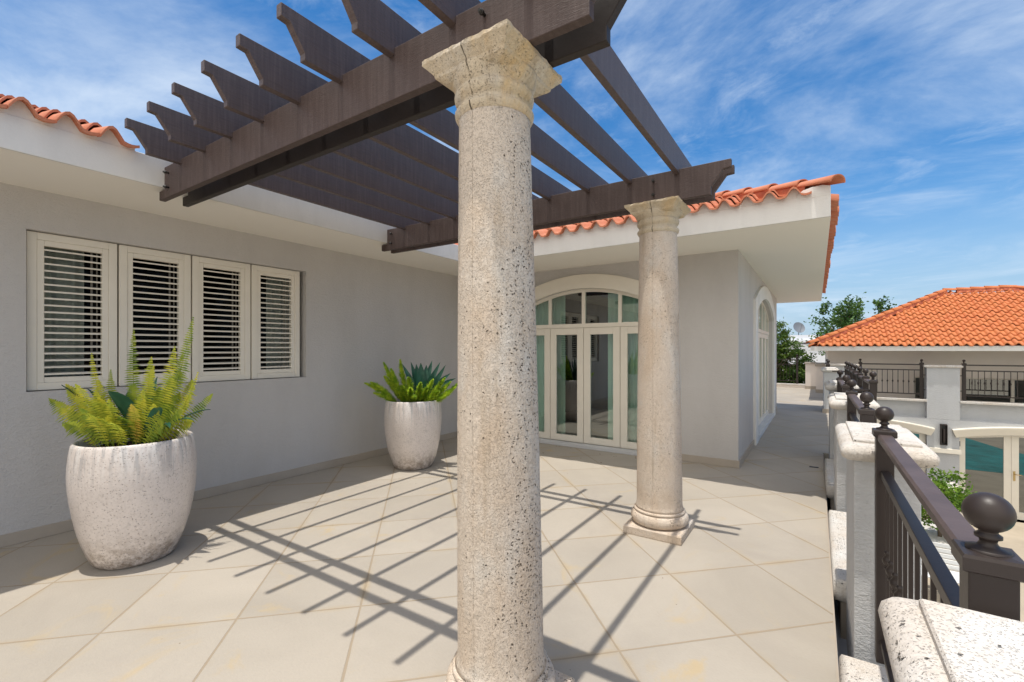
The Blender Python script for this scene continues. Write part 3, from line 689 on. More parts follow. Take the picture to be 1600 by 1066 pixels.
# curtains
def curtain(pts, z0, z1, lab, m, amp=0.03, freq=9, taper=None, top_shift=None):
    (xa, ya), (xb, yb) = pts; n = 70; L_ = math.hypot(xb-xa, yb-ya); ux, uy = (xb-xa)/L_, (yb-ya)/L_
    mb = MB(); v = []; K = 10
    for j in range(K+1):
        tz = j/K
        for i in range(n+1):
            s = i/n; sh = (top_shift or 0)*(tz**1.5)*(1-s)
            d = amp*math.sin(s*L_*freq*2*math.pi/1.0 + 0.6*math.sin(s*11))*(0.7+0.3*math.sin(s*23+1))
            v.append((xa+ux*(s*L_+sh)-uy*d, ya+uy*(s*L_+sh)+ux*d, z0+(z1-z0)*tz))
    f = [(j*(n+1)+i, j*(n+1)+i+1, (j+1)*(n+1)+i+1, (j+1)*(n+1)+i) for j in range(K) for i in range(n)]
    mb.add(v, f, True)
    return tag(mb.build('curtain', m, fix=False), lab, 'curtain', 'curtains behind the glass')
curtain([(-5.80,0.75),(-5.80,1.30)], 0.6, 2.8, 'pale curtain behind the leftmost shutter panel', 'curtain', 0.02, 10)
curtain([(-5.80,3.02),(-5.80,3.6)], 0.6, 2.8, 'pale curtain behind the rightmost shutter panel', 'curtain', 0.02, 10)
curtain([(-4.5,YW+0.28),(-3.62,YW+0.28)], 0.02, 2.8, 'green tinted curtain at the left of the arched french doors', 'curtaing', 0.03, 8)
curtain([(-1.7,YW+0.28),(-2.84,YW+0.28)], 0.02, 2.8, 'green tinted curtain at the right of the arched french doors, drawn back towards its foot', 'curtaing', 0.03, 8, top_shift=0.0)
curtain([(XR-0.5,RO0),(XR-0.5,RO1)], 0.02, 2.8, 'pale curtain behind the side arched door along the walkway', 'curtain', 0.03, 7)

# soffit and fascia
XF, YF, XFR, YEE = -4.53, 5.62, 0.125, 15.25
ZF = 3.195
mb = MB(); mb.add([(XW,-6,ZS),(XF-0.002,-6,ZS),(XF-0.002,YF+0.002,ZS),(XFR-0.002,YF+0.002,ZS),(XFR-0.002,YEE,ZS),(-14,YEE,ZS),(-14,YW,ZS),(XW,YW,ZS)], [(0,1,2,7),(2,3,6,7)])
mb.f = []; mb.sm = []
def q(x0,x1,y0,y1): mb.add([(x0,y0,ZS-0.003),(x1,y0,ZS-0.003),(x1,y1,ZS-0.003),(x0,y1,ZS-0.003)], [(0,1,2,3)])
mb.v = []
q(XW-0.2, XF-0.002, -6, YF+0.002); q(XW-0.2, XFR-0.002, YF+0.002, YEE); q(-14, XW-0.2, -6, YEE)
mb.build('soffit', 'soffit', villa, fix=False)
mb = MB(); TH = 0.12
mb.box(XF-TH, XF, -6, YF, ZS-0.012, ZF); mb.box(XF-TH, XFR, YF, YF+TH, ZS-0.012, ZF)
mb.v = []; mb.f = []; mb.sm = []
prof = [(-6.0, None)]
# one L-shaped fascia ribbon with thickness, mitred at the corners
path = [(XF,-6),(XF,YF),(XFR,YF),(XFR,YEE),(-14,YEE)]
inner = [(XF-TH,-6),(XF-TH,YF+TH),(XFR-TH,YF+TH),(XFR-TH,YEE-TH),(-14,YEE-TH)]
v = []
for (x,y) in path: v += [(x,y,ZS),(x,y,ZF)]
for (x,y) in inner: v += [(x,y,ZS),(x,y,ZF)]
K = len(path); f = []
for i in range(K-1):
    a, b = 2*i, 2*i+2; c, d = 2*K+2*i, 2*K+2*i+2
    f += [(a,b,b+1,a+1),(c,c+1,d+1,d),(a,c,d,b),(a+1,b+1,d+1,c+1)]
f.append((0,1,2*K+1,2*K))
mb.add(v, f); mb.build('fascia', 'white', villa, 0.006)
# raised end block under the corner hip tile
mb = MB(); mb.prism([(-0.17,ZF-0.02),(XFR-0.001,ZF-0.02),(XFR-0.001,ZF+0.075),(0.06,ZF+0.095),(-0.03,ZF+0.09),(-0.11,ZF+0.07),(-0.17,ZF+0.03)], YF-0.002, YF+0.11); mb.build('fascia_end', 'white', villa, 0.004)

# ------------------------------------------------------------------ clay tile roofs
def tile_field(origin, ux, uy, slope, ncol, pitch, nrow, rowlen, valid, thick=0.018, crest=0.052, lift=0.028, seed=1, res=10, first_drop=0.0):
    # ux: unit vector along the eave, uy: unit vector up the run (horizontal); rises slope*run
    rg = random.Random(seed); mb = MB(); ca = math.cos(math.atan(slope))
    prof = []
    for k in range(res+1):
        p = k/res
        h = crest*math.sin(math.pi*p/0.58) if p < 0.58 else -0.012*math.sin(math.pi*(p-0.58)/0.42)
        prof.append((p*pitch, h))
    for c in range(ncol):
        for r in range(nrow):
            s0 = c*pitch; run0 = r*rowlen*ca; run1 = run0+rowlen*ca*1.06
            if not valid(s0+pitch*0.5, run0+rowlen*0.35): continue
            j = rg.uniform(-0.006, 0.006); js = rg.uniform(-0.004, 0.004); jl = rg.uniform(-0.012, 0.012)
            V = []
            for (run, up) in ((run0+jl, lift), (run1, 0.0)):
                for (a, h) in prof:
                    V.append(origin + ux*(s0+a+js) + uy*run + Vector((0,0,slope*run+h+up+j)))
            n = res+1
            for (a, h) in prof: V.append(origin + ux*(s0+a+js) + uy*(run0+jl) + Vector((0,0,slope*(run0+jl)+h+lift+j-thick)))
            for (a, h) in prof: V.append(origin + ux*(s0+a+js) + uy*(run1) + Vector((0,0,slope*run1+h+j-thick)))
            F = [(i, i+1, n+i+1, n+i) for i in range(res)]
            G = [(2*n+i, 2*n+i+1, i+1, i) for i in range(res)] + [(3*n+i, 3*n+i+1, 2*n+i+1, 2*n+i) for i in range(res)]
            G += [(0, n, 3*n, 2*n), (res, 2*n+res, 3*n+res, n+res)]
            mb.add(V, F, True); mb.add([], [], False)
            o = len(mb.v)-len(V)
            for g in G: mb.f.append([o+i for i in g]); mb.sm.append(False)
    return mb
def hip_caps(p0, p1, n, rad, name, parent, m, mm, flare=0.012, skirt=0.10):
    p0, p1 = Vector(p0), Vector(p1); d = (p1-p0); Ln = d.length; d.normalize(); side = d.cross(Vector((0,0,1))).normalized(); up = side.cross(d)
    mb = MB(); seg = 12; tl = Ln/n
    for k in range(n):
        a = p0+d*(tl*k-0.03); b = p0+d*(tl*(k+1)+0.03); ra, rb = rad*1.06, rad*0.90; V = []
        for (c, r, lf) in ((a, ra, 0.022), (b, rb, 0.0)):
            for th in (0.0, 0.014):
                for i in range(seg+1):
                    t = math.pi*i/seg; V.append(c + side*((r-th)*math.cos(t)) + up*((r-th)*math.sin(t)*0.85+lf))
        n1 = seg+1
        F = [(i,i+1,2*n1+i+1,2*n1+i) for i in range(seg)] + [(n1+i,3*n1+i,3*n1+i+1,n1+i+1) for i in range(seg)]
        mb.add(V, F, True); o = len(mb.v)-len(V)
        for i in range(seg):
            mb.f.append([o+i, o+n1+i, o+n1+i+1, o+i+1]); mb.sm.append(False)
        for e in (0, seg): mb.f.append([o+e, o+n1+e, o+3*n1+e, o+2*n1+e]); mb.sm.append(False)
    cap = mb.build(name, m, parent, fix=False)
    mb = MB(); V = []; rg = random.Random(3); K = 40
    for k in range(K+1):
        c = p0+d*(0.30+(Ln-0.30)*k/K)
        for sgn in (-1, 1):
            V.append(c+side*(sgn*rad*0.80)+up*0.03); V.append(c+side*(sgn*(rad*1.0+rg.uniform(0,0.02)))-Vector((0,0,skirt)))
    F = []
    for k in range(K):
        o = 4*k
        F += [(o,o+1,o+5,o+4),(o+2,o+6,o+7,o+3)]
    mb.add(V, F); mb.build('mortar_bed', mm, parent, fix=False)
    return cap
SL = 0.35
X, Y = Vector((1,0,0)), Vector((0,1,0))
# door wing front plane
ov = 0.085; wc = 0.222
nc = 21
o = Vector((XFR-0.16-nc*wc, YF-ov, ZF-0.012)); OX = o.x
mb = tile_field(o, X, Y, SL, nc, wc, 13, 0.37, lambda s, r: (XFR-(o.x+s)) > r-0.16 , seed=2, crest=0.078, lift=0.04, thick=0.02)
mb.build('roof_tiles', 'tile', villa, fix=False)
# right plane, eave along y at XFR
o = Vector((XFR+ov, YF+0.24, ZF-0.05))
mb = tile_field(o, Y, -X, SL, int((YEE-YF-0.3)/wc), wc, 4, 0.37, lambda s, r: s+0.24 > r+0.05, seed=5, crest=0.07, lift=0.035)
mb.build('roof_tiles', 'tile', villa, fix=False)
# left wing plane, ends where the pergola meets the eave
o = Vector((XF+ov, -6.0, ZF-0.02))
wl_ = 0.234; ncl = int((1.32+6.0)/wl_)
o.y = 1.32-ncl*wl_
mb = tile_field(o, Y, -X, SL, ncl, wl_, 5, 0.37, lambda s, r: True, seed=8, crest=0.088, lift=0.045, thick=0.022)
mb.build('roof_tiles', 'tile', villa, fix=False)
def eave_fill(o, ux, uy, slope, ncol, pitch, crest, lift, run, zb, valid):
    mb = MB(); res = 10
    for c in range(ncol):
        if not valid(c*pitch+pitch*0.5): continue
        V = []
        for k in range(res+1):
            p = k/res; h = crest*math.sin(math.pi*p/0.58) if p < 0.58 else -0.012*math.sin(math.pi*(p-0.58)/0.42)
            b = o+ux*(c*pitch+p*pitch)+uy*run; V += [Vector((b.x, b.y, zb)), Vector((b.x, b.y, o.z+slope*run+h+lift*0.7-0.014))]
        mb.add(V, [(2*k, 2*k+2, 2*k+3, 2*k+1) for k in range(res)])
    mb.build('eave_mortar', 'white', villa, fix=False)
eave_fill(Vector((XF+ov, 1.32-ncl*wl_, ZF-0.02)), Y, -X, SL, ncl, wl_, 0.088, 0.045, ov+0.004, ZF-0.01, lambda s_: True)
eave_fill(Vector((OX, YF-ov, ZF-0.012)), X, Y, SL, nc, wc, 0.078, 0.04, ov+0.004, ZF-0.01, lambda s_: True)
# roof decks
mb = MB(); e = 0.02
rg_ = [(XF+0.0,-6,ZF),(XF,YF,ZF),(-14,YF+9.47-0.0,ZF+SL*9.47),(-14,-6,ZF+SL*9.47)]
mb.add([(XF-0.02,-6,ZF-e),(XF-0.02,YF+0.02,ZF-e),(-9.35,10.44,ZF-e+SL*4.82),(-14,10.44,ZF-e+SL*4.82),(-14,-6,ZF-e+SL*9.4)], [(0,1,2,3,4)])
mb.v = []; mb.f = []; mb.sm = []
H = 4.81; zr = ZF-e+SL*H
mb.add([(XF-0.02,YF+0.02,ZF-e),(XFR-0.02,YF+0.02,ZF-e),(XFR-0.02-H,YF+0.02+H,zr),(XF-H,YF+H,zr)], [(0,1,2,3)])
mb.add([(XFR-0.02,YF+0.02,ZF-e),(XFR-0.02,YEE-0.02,ZF-e),(XFR-0.02-H,YF+0.02+H,zr)], [(0,1,2)])
mb.add([(XFR-0.02,YEE-0.02,ZF-e),(-14,YEE-0.02,ZF-e),(-14,YF+H,zr),(XFR-0.02-H,YF+0.02+H,zr)], [(0,1,2,3)])
mb.add([(XF-0.02,-6,ZF-e),(XF-0.02,YF+0.02,ZF-e),(XF-H,YF+H,zr),(XF-H,-6,zr)], [(0,1,2,3)])
mb.add([(XF-H,-6,zr),(XF-H,YF+H,zr),(-14,YF+H,zr),(-14,-6,zr)], [(0,1,2,3)])
mb.build('roof_deck', 'mortar', villa, fix=False)
hip_caps((XFR+0.03, YF-0.07, ZF+0.055), (XFR-4.7, YF+4.7, ZF+0.07+SL*4.77), 16, 0.085, 'hip_tiles', villa, 'tile', 'mortar', skirt=0.17)
# outer walls at the back so that the house is closed
mb = MB(); mb.add([(-14,-6,0),(-14,YE,0),(-14,YE,ZS),(-14,-6,ZS)], [(0,1,2,3)]); mb.add([(-14,-6,0),(XW,-6,0),(XW,-6,ZS),(-14,-6,ZS)], [(0,1,2,3)])
mb.build('back_wall', 'wall', villa, fix=False)

# ------------------------------------------------------------------ pergola
perg = thing('pergola', (-2.7, 2.8, 2.865), 'dark brown timber pergola of paired beams and nine notched rafters over the terrace', 'pergola')
ZB, ZT = 2.865, 3.125
def beam(y0, shear, x0=-4.63, x1=-0.56, th=0.045, m='woodbeam'):
    poly = [(x0,ZB),(x1-0.150,ZB),(x1-0.150,ZB+0.065),(x1-0.058,ZB+0.190),(x1,ZB+0.195),(x1,ZT),(XF+0.004,ZT),(XF+0.004,ZS-0.014),(x0,ZS-0.014)]
    mb = MB(); mb.prism(poly, y0-shear*x0, y0+th-shear*x0, 'xz', shear); return mb.build('beam', m, perg, 0.004)
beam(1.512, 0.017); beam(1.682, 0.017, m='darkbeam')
for y in (3.88, 4.03): beam(y, 0.019)
for i in range(9):
    x = -0.975-0.405*i + rnd.uniform(-0.006, 0.006)
    dy0 = 0.016*(x+4.2); a, b = 1.172+dy0, 4.36+0.02*(x+4.2)
    zt, zb = 3.305, 3.085
    poly = [(a,zt),(a,zt-0.066),(a+0.047,zt-0.070),(a+0.124,zt-0.185),(a+0.124,zb),(b-0.124,zb),(b-0.124,zt-0.185),(b-0.047,zt-0.070),(b,zt-0.066),(b,zt)]
    mb = MB(); mb.prism(poly, x-0.022, x+0.022, 'yz'); mb.build('rafter', 'wood', perg, 0.0035)
def bolt(x, y, z, r=0.013, ln=0.04):
    mb = MB(); mb.tube([(x,y,z),(x,y-ln,z)], r*0.6, 8); mb.tube([(x,y-ln*0.45,z),(x,y-ln*0.75,z)], r, 6); mb.build('bolt', 'black', perg)
for (x, y) in ((-4.44, 1.515), (-1.2, 1.57), (-4.44, 3.883), (-1.17, 3.945)):
    bolt(x, y, 3.06); bolt(x, y, 2.94)

# ------------------------------------------------------------------ stone columns
def column(cx, cy, lean, lab, ms, mc, seed):
    t = thing('stone_column', (cx, cy, 0), lab, 'column', 'round coral stone columns under the pergola')
    rg = random.Random(seed)
    angs = [2*math.pi*i/72 for i in range(72)]
    sa = [-math.pi/2, math.pi/2]; A = []
    for a in angs:
        aa = math.atan2(math.sin(a), math.cos(a))
        if all(abs(aa-s_) > 0.03 for s_ in sa): A.append((aa % (2*math.pi), 0))
    for s_ in sa:
        for dlt, dep in ((-0.03,0),(-0.014,0),(0.0,-0.006),(0.014,0),(0.03,0)): A.append(((s_+dlt) % (2*math.pi), dep))
    A.sort(); an = [a for a, _ in A]; dp = [d for _, d in A]
    sh = [(0.206,0.205),(0.198,0.225),(0.193,0.26)]
    for k in range(1, 30):
        z = 0.26+(2.60-0.26)*k/30; f = k/30; sh.append((0.193-0.033*(f**1.35)+rg.uniform(-0.0008,0.0008), z))
    sh += [(0.160,2.60),(0.162,2.617)]
    mb = MB(); mb.lathe(sh, (cx, cy), angs=an, lean=lean, rfun=lambda i, r, z: dp[i]*(0.5+0.5*math.sin(z*9+seed)**2)); mb.build('shaft', ms, t)
    # base
    b = []
    for k in range(9):
        a = math.pi*k/8; b.append((0.205+0.040*math.sin(a), 0.128-0.052*math.cos(a)))
    b = [(0.19,0.075)]+b+[(0.218,0.186),(0.218,0.196),(0.206,0.206)]
    mb = MB(); mb.lathe(b, (cx, cy), 72, lean=lean); mb.build('base_ring', ms, t)
    mb = MB(); h = 0.245; mb.sq([(h-0.004,h-0.004,0.0),(h,h,0.008),(h,h,0.064),(h-0.008,h-0.008,0.074)], (cx, cy)); mb.build('plinth', ms, t)
    # capital
    c = [(0.158,2.612),(0.168,2.620),(0.176,2.634),(0.178,2.646),(0.172,2.656),(0.160,2.661),(0.158,2.682),(0.166,2.688),(0.176,2.702),(0.179,2.718),(0.175,2.733),(0.164,2.738),(0.166,2.745),(0.176,2.758),(0.187,2.775),(0.197,2.795),(0.197,2.81)]
    mb = MB(); mb.lathe(c, (cx, cy), angs=an, lean=lean, rfun=lambda i, r, z: dp[i]); mb.build('capital_ring', mc, t)
    P = []
    for hx, z in ((0.150,2.776),(0.172,2.782),(0.186,2.792),(0.190,2.806),(0.197,2.812),(0.206,2.822),(0.218,2.834),(0.227,2.842),(0.230,2.846),(0.230,2.862)): P.append((hx, z))
    lx, ly = cx+lean[0]*2.85, cy+lean[1]*2.85
    mb = MB(); K = 20; V = []
    def rim(h, z, rough):
        R_ = []
        cs = [(h,-h),(h,h),(-h,h),(-h,-h)]
        for q_ in range(4):
            (x0,y0_),(x1,y1_) = cs[q_], cs[(q_+1) % 4]
            for k in range(K):
                f = k/K; j = rough*rg.uniform(-1, 1)
                if k == 0: j = -abs(j)*2
                R_.append((lx+(x0+(x1-x0)*f)*(1+j), ly+(y0_+(y1_-y0_)*f)*(1+j), z+j*0.12))
        return R_
    for h_, z in P: V += rim(h_, z, 0.012 if z > 2.84 else 0.003)
    n = 4*K; F = [(k*n+i, k*n+(i+1) % n, (k+1)*n+(i+1) % n, (k+1)*n+i) for k in range(len(P)-1) for i in range(n)]
    F.append(tuple(range(n-1,-1,-1))); F.append(tuple((len(P)-1)*n+i for i in range(n)))
    mb.add(V, F); mb.build('abacus', mc, t)
    return t
column(-1.178, 1.665, (-0.010, -0.006), 'thick pitted stone column in the centre foreground with cracked square capital', 'coral', 'capstone', 3)
column(-1.155, 4.065, (-0.004, -0.003), 'smaller looking stone column further back standing on a square plinth', 'coral2', 'capstone2', 6)

# ------------------------------------------------------------------ planters
def planter(cx, cy, sc, rot, lab, lean=0.0):
    t = thing('planter_pot', (cx, cy, 0), lab, 'plant pot', 'tall glazed planters by the grey wall')
    prof = [(0.215,0.0),(0.240,0.004),(0.258,0.02),(0.285,0.08),(0.313,0.16),(0.340,0.26),(0.362,0.38),(0.378,0.50),(0.386,0.60),(0.388,0.68),(0.385,0.76),(0.378,0.84),(0.370,0.895),(0.364,0.912),(0.355,0.918),(0.345,0.915),(0.340,0.90),(0.338,0.80)]
    mb = MB(); mb.lathe([(r*sc, z*sc) for r, z in prof], (0, 0), 64, cap=False, rfun=lambda i, r, z: 0.0025*math.sin(i*0.5+z*7))
    o = mb.build('pot_body', 'pot', None, fix=True); o.parent = t; o.rotation_euler.z = rot
    mb = MB(); K = 24; V = [(0,0,0.86*sc)]; 
    for k in range(K):
        for r in (0.17, 0.345):
            V.append((r*sc*math.cos(2*math.pi*k/K), r*sc*math.sin(2*math.pi*k/K), (0.845+rnd.uniform(-0.012,0.012))*sc))
    F = [(0, 1+2*k, 1+2*((k+1) % K)) for k in range(K)]+[(1+2*k, 2+2*k, 2+2*((k+1) % K), 1+2*((k+1) % K)) for k in range(K)]
    mb.add(V, F, True); o = mb.build('soil', 'soil', None); o.parent = t
    return t
P1 = (-4.386, 1.283); P2 = (-4.595, 4.397)
planter(*P1, 1.0, 0.3, 'large speckled glazed pot at the left under the shutter window')
planter(*P2, 1.0, 1.9, 'cream glazed pot with dark stained foot, standing left of the central column')

Rc = Vector((math.cos(math.atan(475/706)), math.sin(math.atan(475/706)), 0))      # towards the right of the picture
Fc = Vector((-Rc.y, Rc.x, 0))                                                       # away from the camera
def bez(p0, p1, p2, t): return p0*(1-t)**2+p1*2*t*(1-t)+p2*t*t
def frond(parent, base, tip, bend, width, m, n=46, droop=0.0, lw=0.0062, seed=0, side_v=None, name='frond'):
    rg = random.Random(seed); base, tip = Vector(base), Vector(tip)
    mid = (base+tip)/2+Vector(bend); n = max(12, int(((mid-base).length+(tip-mid).length)/0.0185))
    mb = MB(); pts = [bez(base, mid, tip, k/16) for k in range(17)]
    mb.tube(pts, [0.0032-0.0024*k/16 for k in range(17)], 5)
    for k in range(2, n+1):
        t = k/n; p = bez(base, mid, tip, t); d = (bez(base, mid, tip, min(t+0.02, 1.0))-bez(base, mid, tip, t-0.02)).normalized()
        sv = Vector(side_v) if side_v else Fc
        side = d.cross(sv).normalized() if abs(d.dot(sv)) < 0.97 else Rc
        nrm = side.cross(d).normalized()
        w = width*(min(1, t*3.2)**0.7)*(1-max(0, t-0.55)/0.47)**0.75*rg.uniform(0.80, 1.10)
        for sg in (-1, 1):
            dirv = (side*sg+d*0.28+nrm*rg.uniform(-0.28, 0.12)+Vector((0,0,-0.18))).normalized()
            q = dirv.cross(nrm).normalized(); L0 = max(w, 0.008); hw = lw*(0.8+0.4*rg.random())
            a = p; b_ = p+dirv*L0*0.45; c_ = p+dirv*L0+Vector((0,0,-0.10*L0))
            mb.add([a-q*hw*0.8, b_-q*hw+nrm*0.002, c_, b_+q*hw+nrm*0.002, a+q*hw*0.8], [(0,1,2,3,4)])
    o = mb.build(name, m, None, fix=False); o.parent = parent
    o.matrix_parent_inverse = Matrix.Identity(4)
    return o
def blade(parent, base, tip, bend, width, m, up=(0,0,1), name='leaf', fold=0.25):
    base, tip = Vector(base), Vector(tip); mid = (base+tip)/2+Vector(bend); mb = MB(); V = []; K = 14
    for k in range(K+1):
        t = k/K; p = bez(base, mid, tip, t); d = (bez(base, mid, tip, min(t+0.03,1))-bez(base, mid, tip, max(t-0.03,0))).normalized()
        s_ = d.cross(Vector(up)); s_ = s_.normalized() if s_.length > 0.05 else Rc
        u_ = s_.cross(d).normalized()
        w = width*(0.55+0.45*math.sin(math.pi*min(t*1.25, 1)*0.5+0.0))*(1-t**3.0) if t < 1 else 0.001
        w = max(w, 0.001)
        V += [p-s_*w+u_*w*fold, p-s_*w*0.5+u_*w*fold*0.3, p-u_*0.004, p+s_*w*0.5+u_*w*fold*0.3, p+s_*w+u_*w*fold]
    F = [(5*k+i, 5*k+i+1, 5*k+i+6, 5*k+i+5) for k in range(K) for i in range(4)]
    mb.add(V, F, True); o = mb.build(name, m, None, fix=False); o.parent = parent
    return o
def px(cx, cy, u, v, w=0.0):       # offset in metres: u right in picture, v up, w away from the camera
    return Rc*u + Fc*w + Vector((0, 0, v))
# fern in the left pot (positions relative to the pot centre, z from the floor)
f1 = thing('sword_fern', (P1[0], P1[1], 0.86), 'yellow green sword fern with upright fronds growing in the large left pot', 'fern')
Z0 = 0.86
def rel(u, z, w=0.0): return Rc*u + Fc*w + Vector((0, 0, z-Z0))
# u, z are taken on the plane through the pot centre: one picture pixel there is about 0.005 m
FR = [ # tip u, tip z, depth, bend u, bend z, width, material
 (0.43, 1.85, 0.02, 0.10, 0.02, 0.078, 'fern'), (0.36, 1.62, -0.08, 0.10, 0.04, 0.085, 'fernlight'), (-0.13, 1.76, 0.12, -0.10, 0.06, 0.072, 'fern'),
 (-0.28, 1.57, -0.10, -0.14, 0.02, 0.062, 'fernlight'), (-0.45, 1.34, -0.14, -0.10, 0.16, 0.095, 'fernlight'), (-0.57, 1.30, -0.02, -0.16, 0.10, 0.085, 'fern'),
 (-0.52, 1.24, -0.20, -0.16, 0.12, 0.10, 'fern'), (-0.38, 1.36, 0.05, -0.12, 0.10, 0.09, 'fernlight'), (-0.40, 1.22, -0.26, -0.08, 0.16, 0.09, 'fernlight'),
 (0.20, 1.54, -0.10, 0.03, 0.08, 0.08, 'fernlight'), (0.12, 1.47, 0.02, 0.02, 0.10, 0.075, 'fernlight'), (0.29, 1.56, 0.10, 0.06, 0.06, 0.08, 'fern'),
 (0.48, 1.42, 0.0, 0.14, -0.02, 0.045, 'fernlight'), (0.46, 1.14, -0.14, 0.12, 0.16, 0.08, 'fern'), (0.40, 1.08, -0.24, 0.12, 0.14, 0.075, 'fern'),
 (0.15, 1.20, -0.22, 0.05, 0.12, 0.07, 'ferntan'), (-0.02, 1.12, -0.30, -0.02, 0.16, 0.08, 'fern'), (-0.30, 1.06, -0.30, -0.08, 0.16, 0.085, 'fern'),
 (0.50, 1.24, 0.14, 0.14, 0.10, 0.06, 'fern'), (-0.34, 1.20, 0.22, -0.10, 0.14, 0.08, 'fern'), (-0.14, 1.30, -0.20, -0.10, 0.10, 0.085, 'fernlight'),
 (-0.06, 1.14, -0.34, -0.06, 0.18, 0.075, 'fernlight'), (0.06, 1.34, -0.12, 0.0, 0.10, 0.07, 'fern'), (0.34, 1.36, -0.04, 0.10, 0.06, 0.075, 'fern'),
 (-0.48, 1.10, -0.10, -0.16, 0.14, 0.08, 'fern'), (0.22, 1.30, -0.2, 0.05, 0.1, 0.08, 'fernlight'), (-0.16, 1.18, -0.3, -0.04, 0.14, 0.08, 'fern'), (0.30, 1.20, -0.2, 0.1, 0.14, 0.08, 'fernlight'), (-0.30, 1.26, -0.2, -0.12, 0.12, 0.085, 'fernlight'), (0.02, 1.24, -0.26, 0.0, 0.14, 0.07, 'fernlight'), (-0.52, 1.18, 0.12, -0.18, 0.12, 0.08, 'fern'), (0.1, 1.08, -0.34, 0.02, 0.16, 0.08, 'fernlight'), (-0.22, 1.44, 0.0, -0.12, 0.06, 0.07, 'fern')]
rf = random.Random(77)
for k in range(20):
    th_ = rf.uniform(0, 2*math.pi); rr_ = rf.uniform(0.22, 0.46); hh = rf.uniform(1.02, 1.36)
    FR.append((rr_*math.cos(th_)-0.04, hh, rr_*math.sin(th_)*0.75, 0.16*math.cos(th_), 0.15, rf.uniform(0.075, 0.10), rf.choice(('fern', 'fernlight', 'fernlight', 'fern', 'ferntan') if k % 5 == 0 else ('fern', 'fernlight'))))
for i, (u, z, w, bu, bz, wd, m_) in enumerate(FR):
    if u < 0: u *= 0.90
    bse = rel(u*0.42+rnd.uniform(-0.03,0.03), 0.86, w*0.5+rnd.uniform(-0.03,0.03))
    frond(f1, bse, rel(u, z, w), rel(bu*0.5, Z0+bz*0.8, 0), wd, m_, n=44, seed=i+10)
a1 = thing('agave', (P1[0], P1[1], 0.86), 'blue green broad leaved agave among the fern in the left pot', 'agave')
for (u, z, w, bu, bz, wd) in ((-0.36,1.30,-0.02,-0.10,0.12,0.045),(-0.50,1.15,0.05,-0.12,0.14,0.04),(0.00,1.30,-0.24,-0.02,0.16,0.11),(-0.42,1.34,-0.16,-0.12,0.10,0.05),(0.36,1.18,-0.26,0.10,0.16,0.05),(0.48,1.06,-0.05,0.08,0.16,0.04),(0.50,1.12,0.12,0.10,0.14,0.035),
        (0.10,1.40,0.05,0.02,0.10,0.04),(0.22,1.32,0.14,0.02,0.12,0.04),(0.40,1.02,-0.18,0.08,0.18,0.04),(-0.32,1.08,-0.12,-0.10,0.14,0.05),(0.04,1.38,0.16,0.0,0.10,0.04),(-0.20,1.26,0.16,-0.06,0.1,0.04)):
    blade(a1, rel(0.04, 0.86, 0.0), rel(u, z, w), rel(bu, Z0+bz, 0), wd, 'agave')
# foxtail fern in the right pot
f2 = thing('foxtail_fern', (P2[0], P2[1], 0.86), 'bright green plumed foxtail fern growing in the corner pot', 'fern')
def plume(parent, base, tip, bend, rad, seed, m='fox'):
    rg = random.Random(seed); base, tip = Vector(base), Vector(tip); mid = (base+tip)/2+Vector(bend); mb = MB()
    n = 620; rad *= 1.55
    for k in range(n):
        t = (k+rg.random())/n; p = bez(base, mid, tip, t); d = (bez(base, mid, tip, min(t+0.02,1))-bez(base, mid, tip, max(t-0.02,0))).normalized()
        a = rg.uniform(0, 2*math.pi); s_ = d.cross(Vector((0.3,0.2,1))).normalized(); q_ = s_.cross(d)
        r = rad*(min(1, t*5+0.2))*(1-0.8*max(0, t-0.5)/0.5)*rg.uniform(0.6, 1.05)
        o_ = (s_*math.cos(a)+q_*math.sin(a)+d*0.9).normalized(); e_ = p+o_*r; w_ = o_.cross(d).normalized()*0.0068
        mb.add([p-w_*0.6, (p+e_)/2-w_, e_, (p+e_)/2+w_, p+w_*0.6], [(0,1,2,3,4)])
    o = mb.build('frond', m, None, fix=False); o.parent = parent
for i, (u, z, w, bu, bz, r) in enumerate(((-0.42,1.42,0.05,-0.04,0.08,0.065),(-0.20,1.46,0.08,-0.04,0.06,0.065),(-0.66,1.14,-0.02,-0.04,0.10,0.055),(-0.34,1.26,0.15,-0.06,0.1,0.06),(-0.02,1.23,-0.20,0.0,0.10,0.06),
        (0.14,1.16,-0.18,0.02,0.08,0.05),(0.24,1.10,-0.22,0.02,0.08,0.045),(0.45,1.22,-0.12,0.06,0.06,0.055),(0.66,1.18,0.05,0.0,-0.06,0.055),(0.60,1.10,-0.15,0.02,-0.02,0.055),(0.08,0.99,-0.28,0.0,0.06,0.045),(-0.18,1.08,-0.24,-0.02,0.06,0.05),
        (-0.50,1.02,-0.15,-0.05,0.06,0.05),(0.40,1.05,-0.26,0.04,0.06,0.05),(-0.46,1.22,0.22,-0.05,0.1,0.055),(-0.30,1.34,-0.02,-0.05,0.08,0.065),(-0.55,1.16,-0.12,-0.04,0.1,0.055),(-0.10,1.12,-0.25,0,0.06,0.055),(0.30,1.20,-0.16,0.03,0.06,0.055),(0.52,1.16,-0.04,0.05,0.04,0.055),(0.02,1.10,-0.28,0,0.06,0.05))):
    plume(f2, rel(u*0.35, 0.85, w*0.5), rel(u, z, w), rel(bu, Z0+bz, 0), r, 40+i)
a2 = thing('agave', (P2[0], P2[1], 0.86), 'dark green pointed agave standing behind the fern in the corner pot', 'agave')
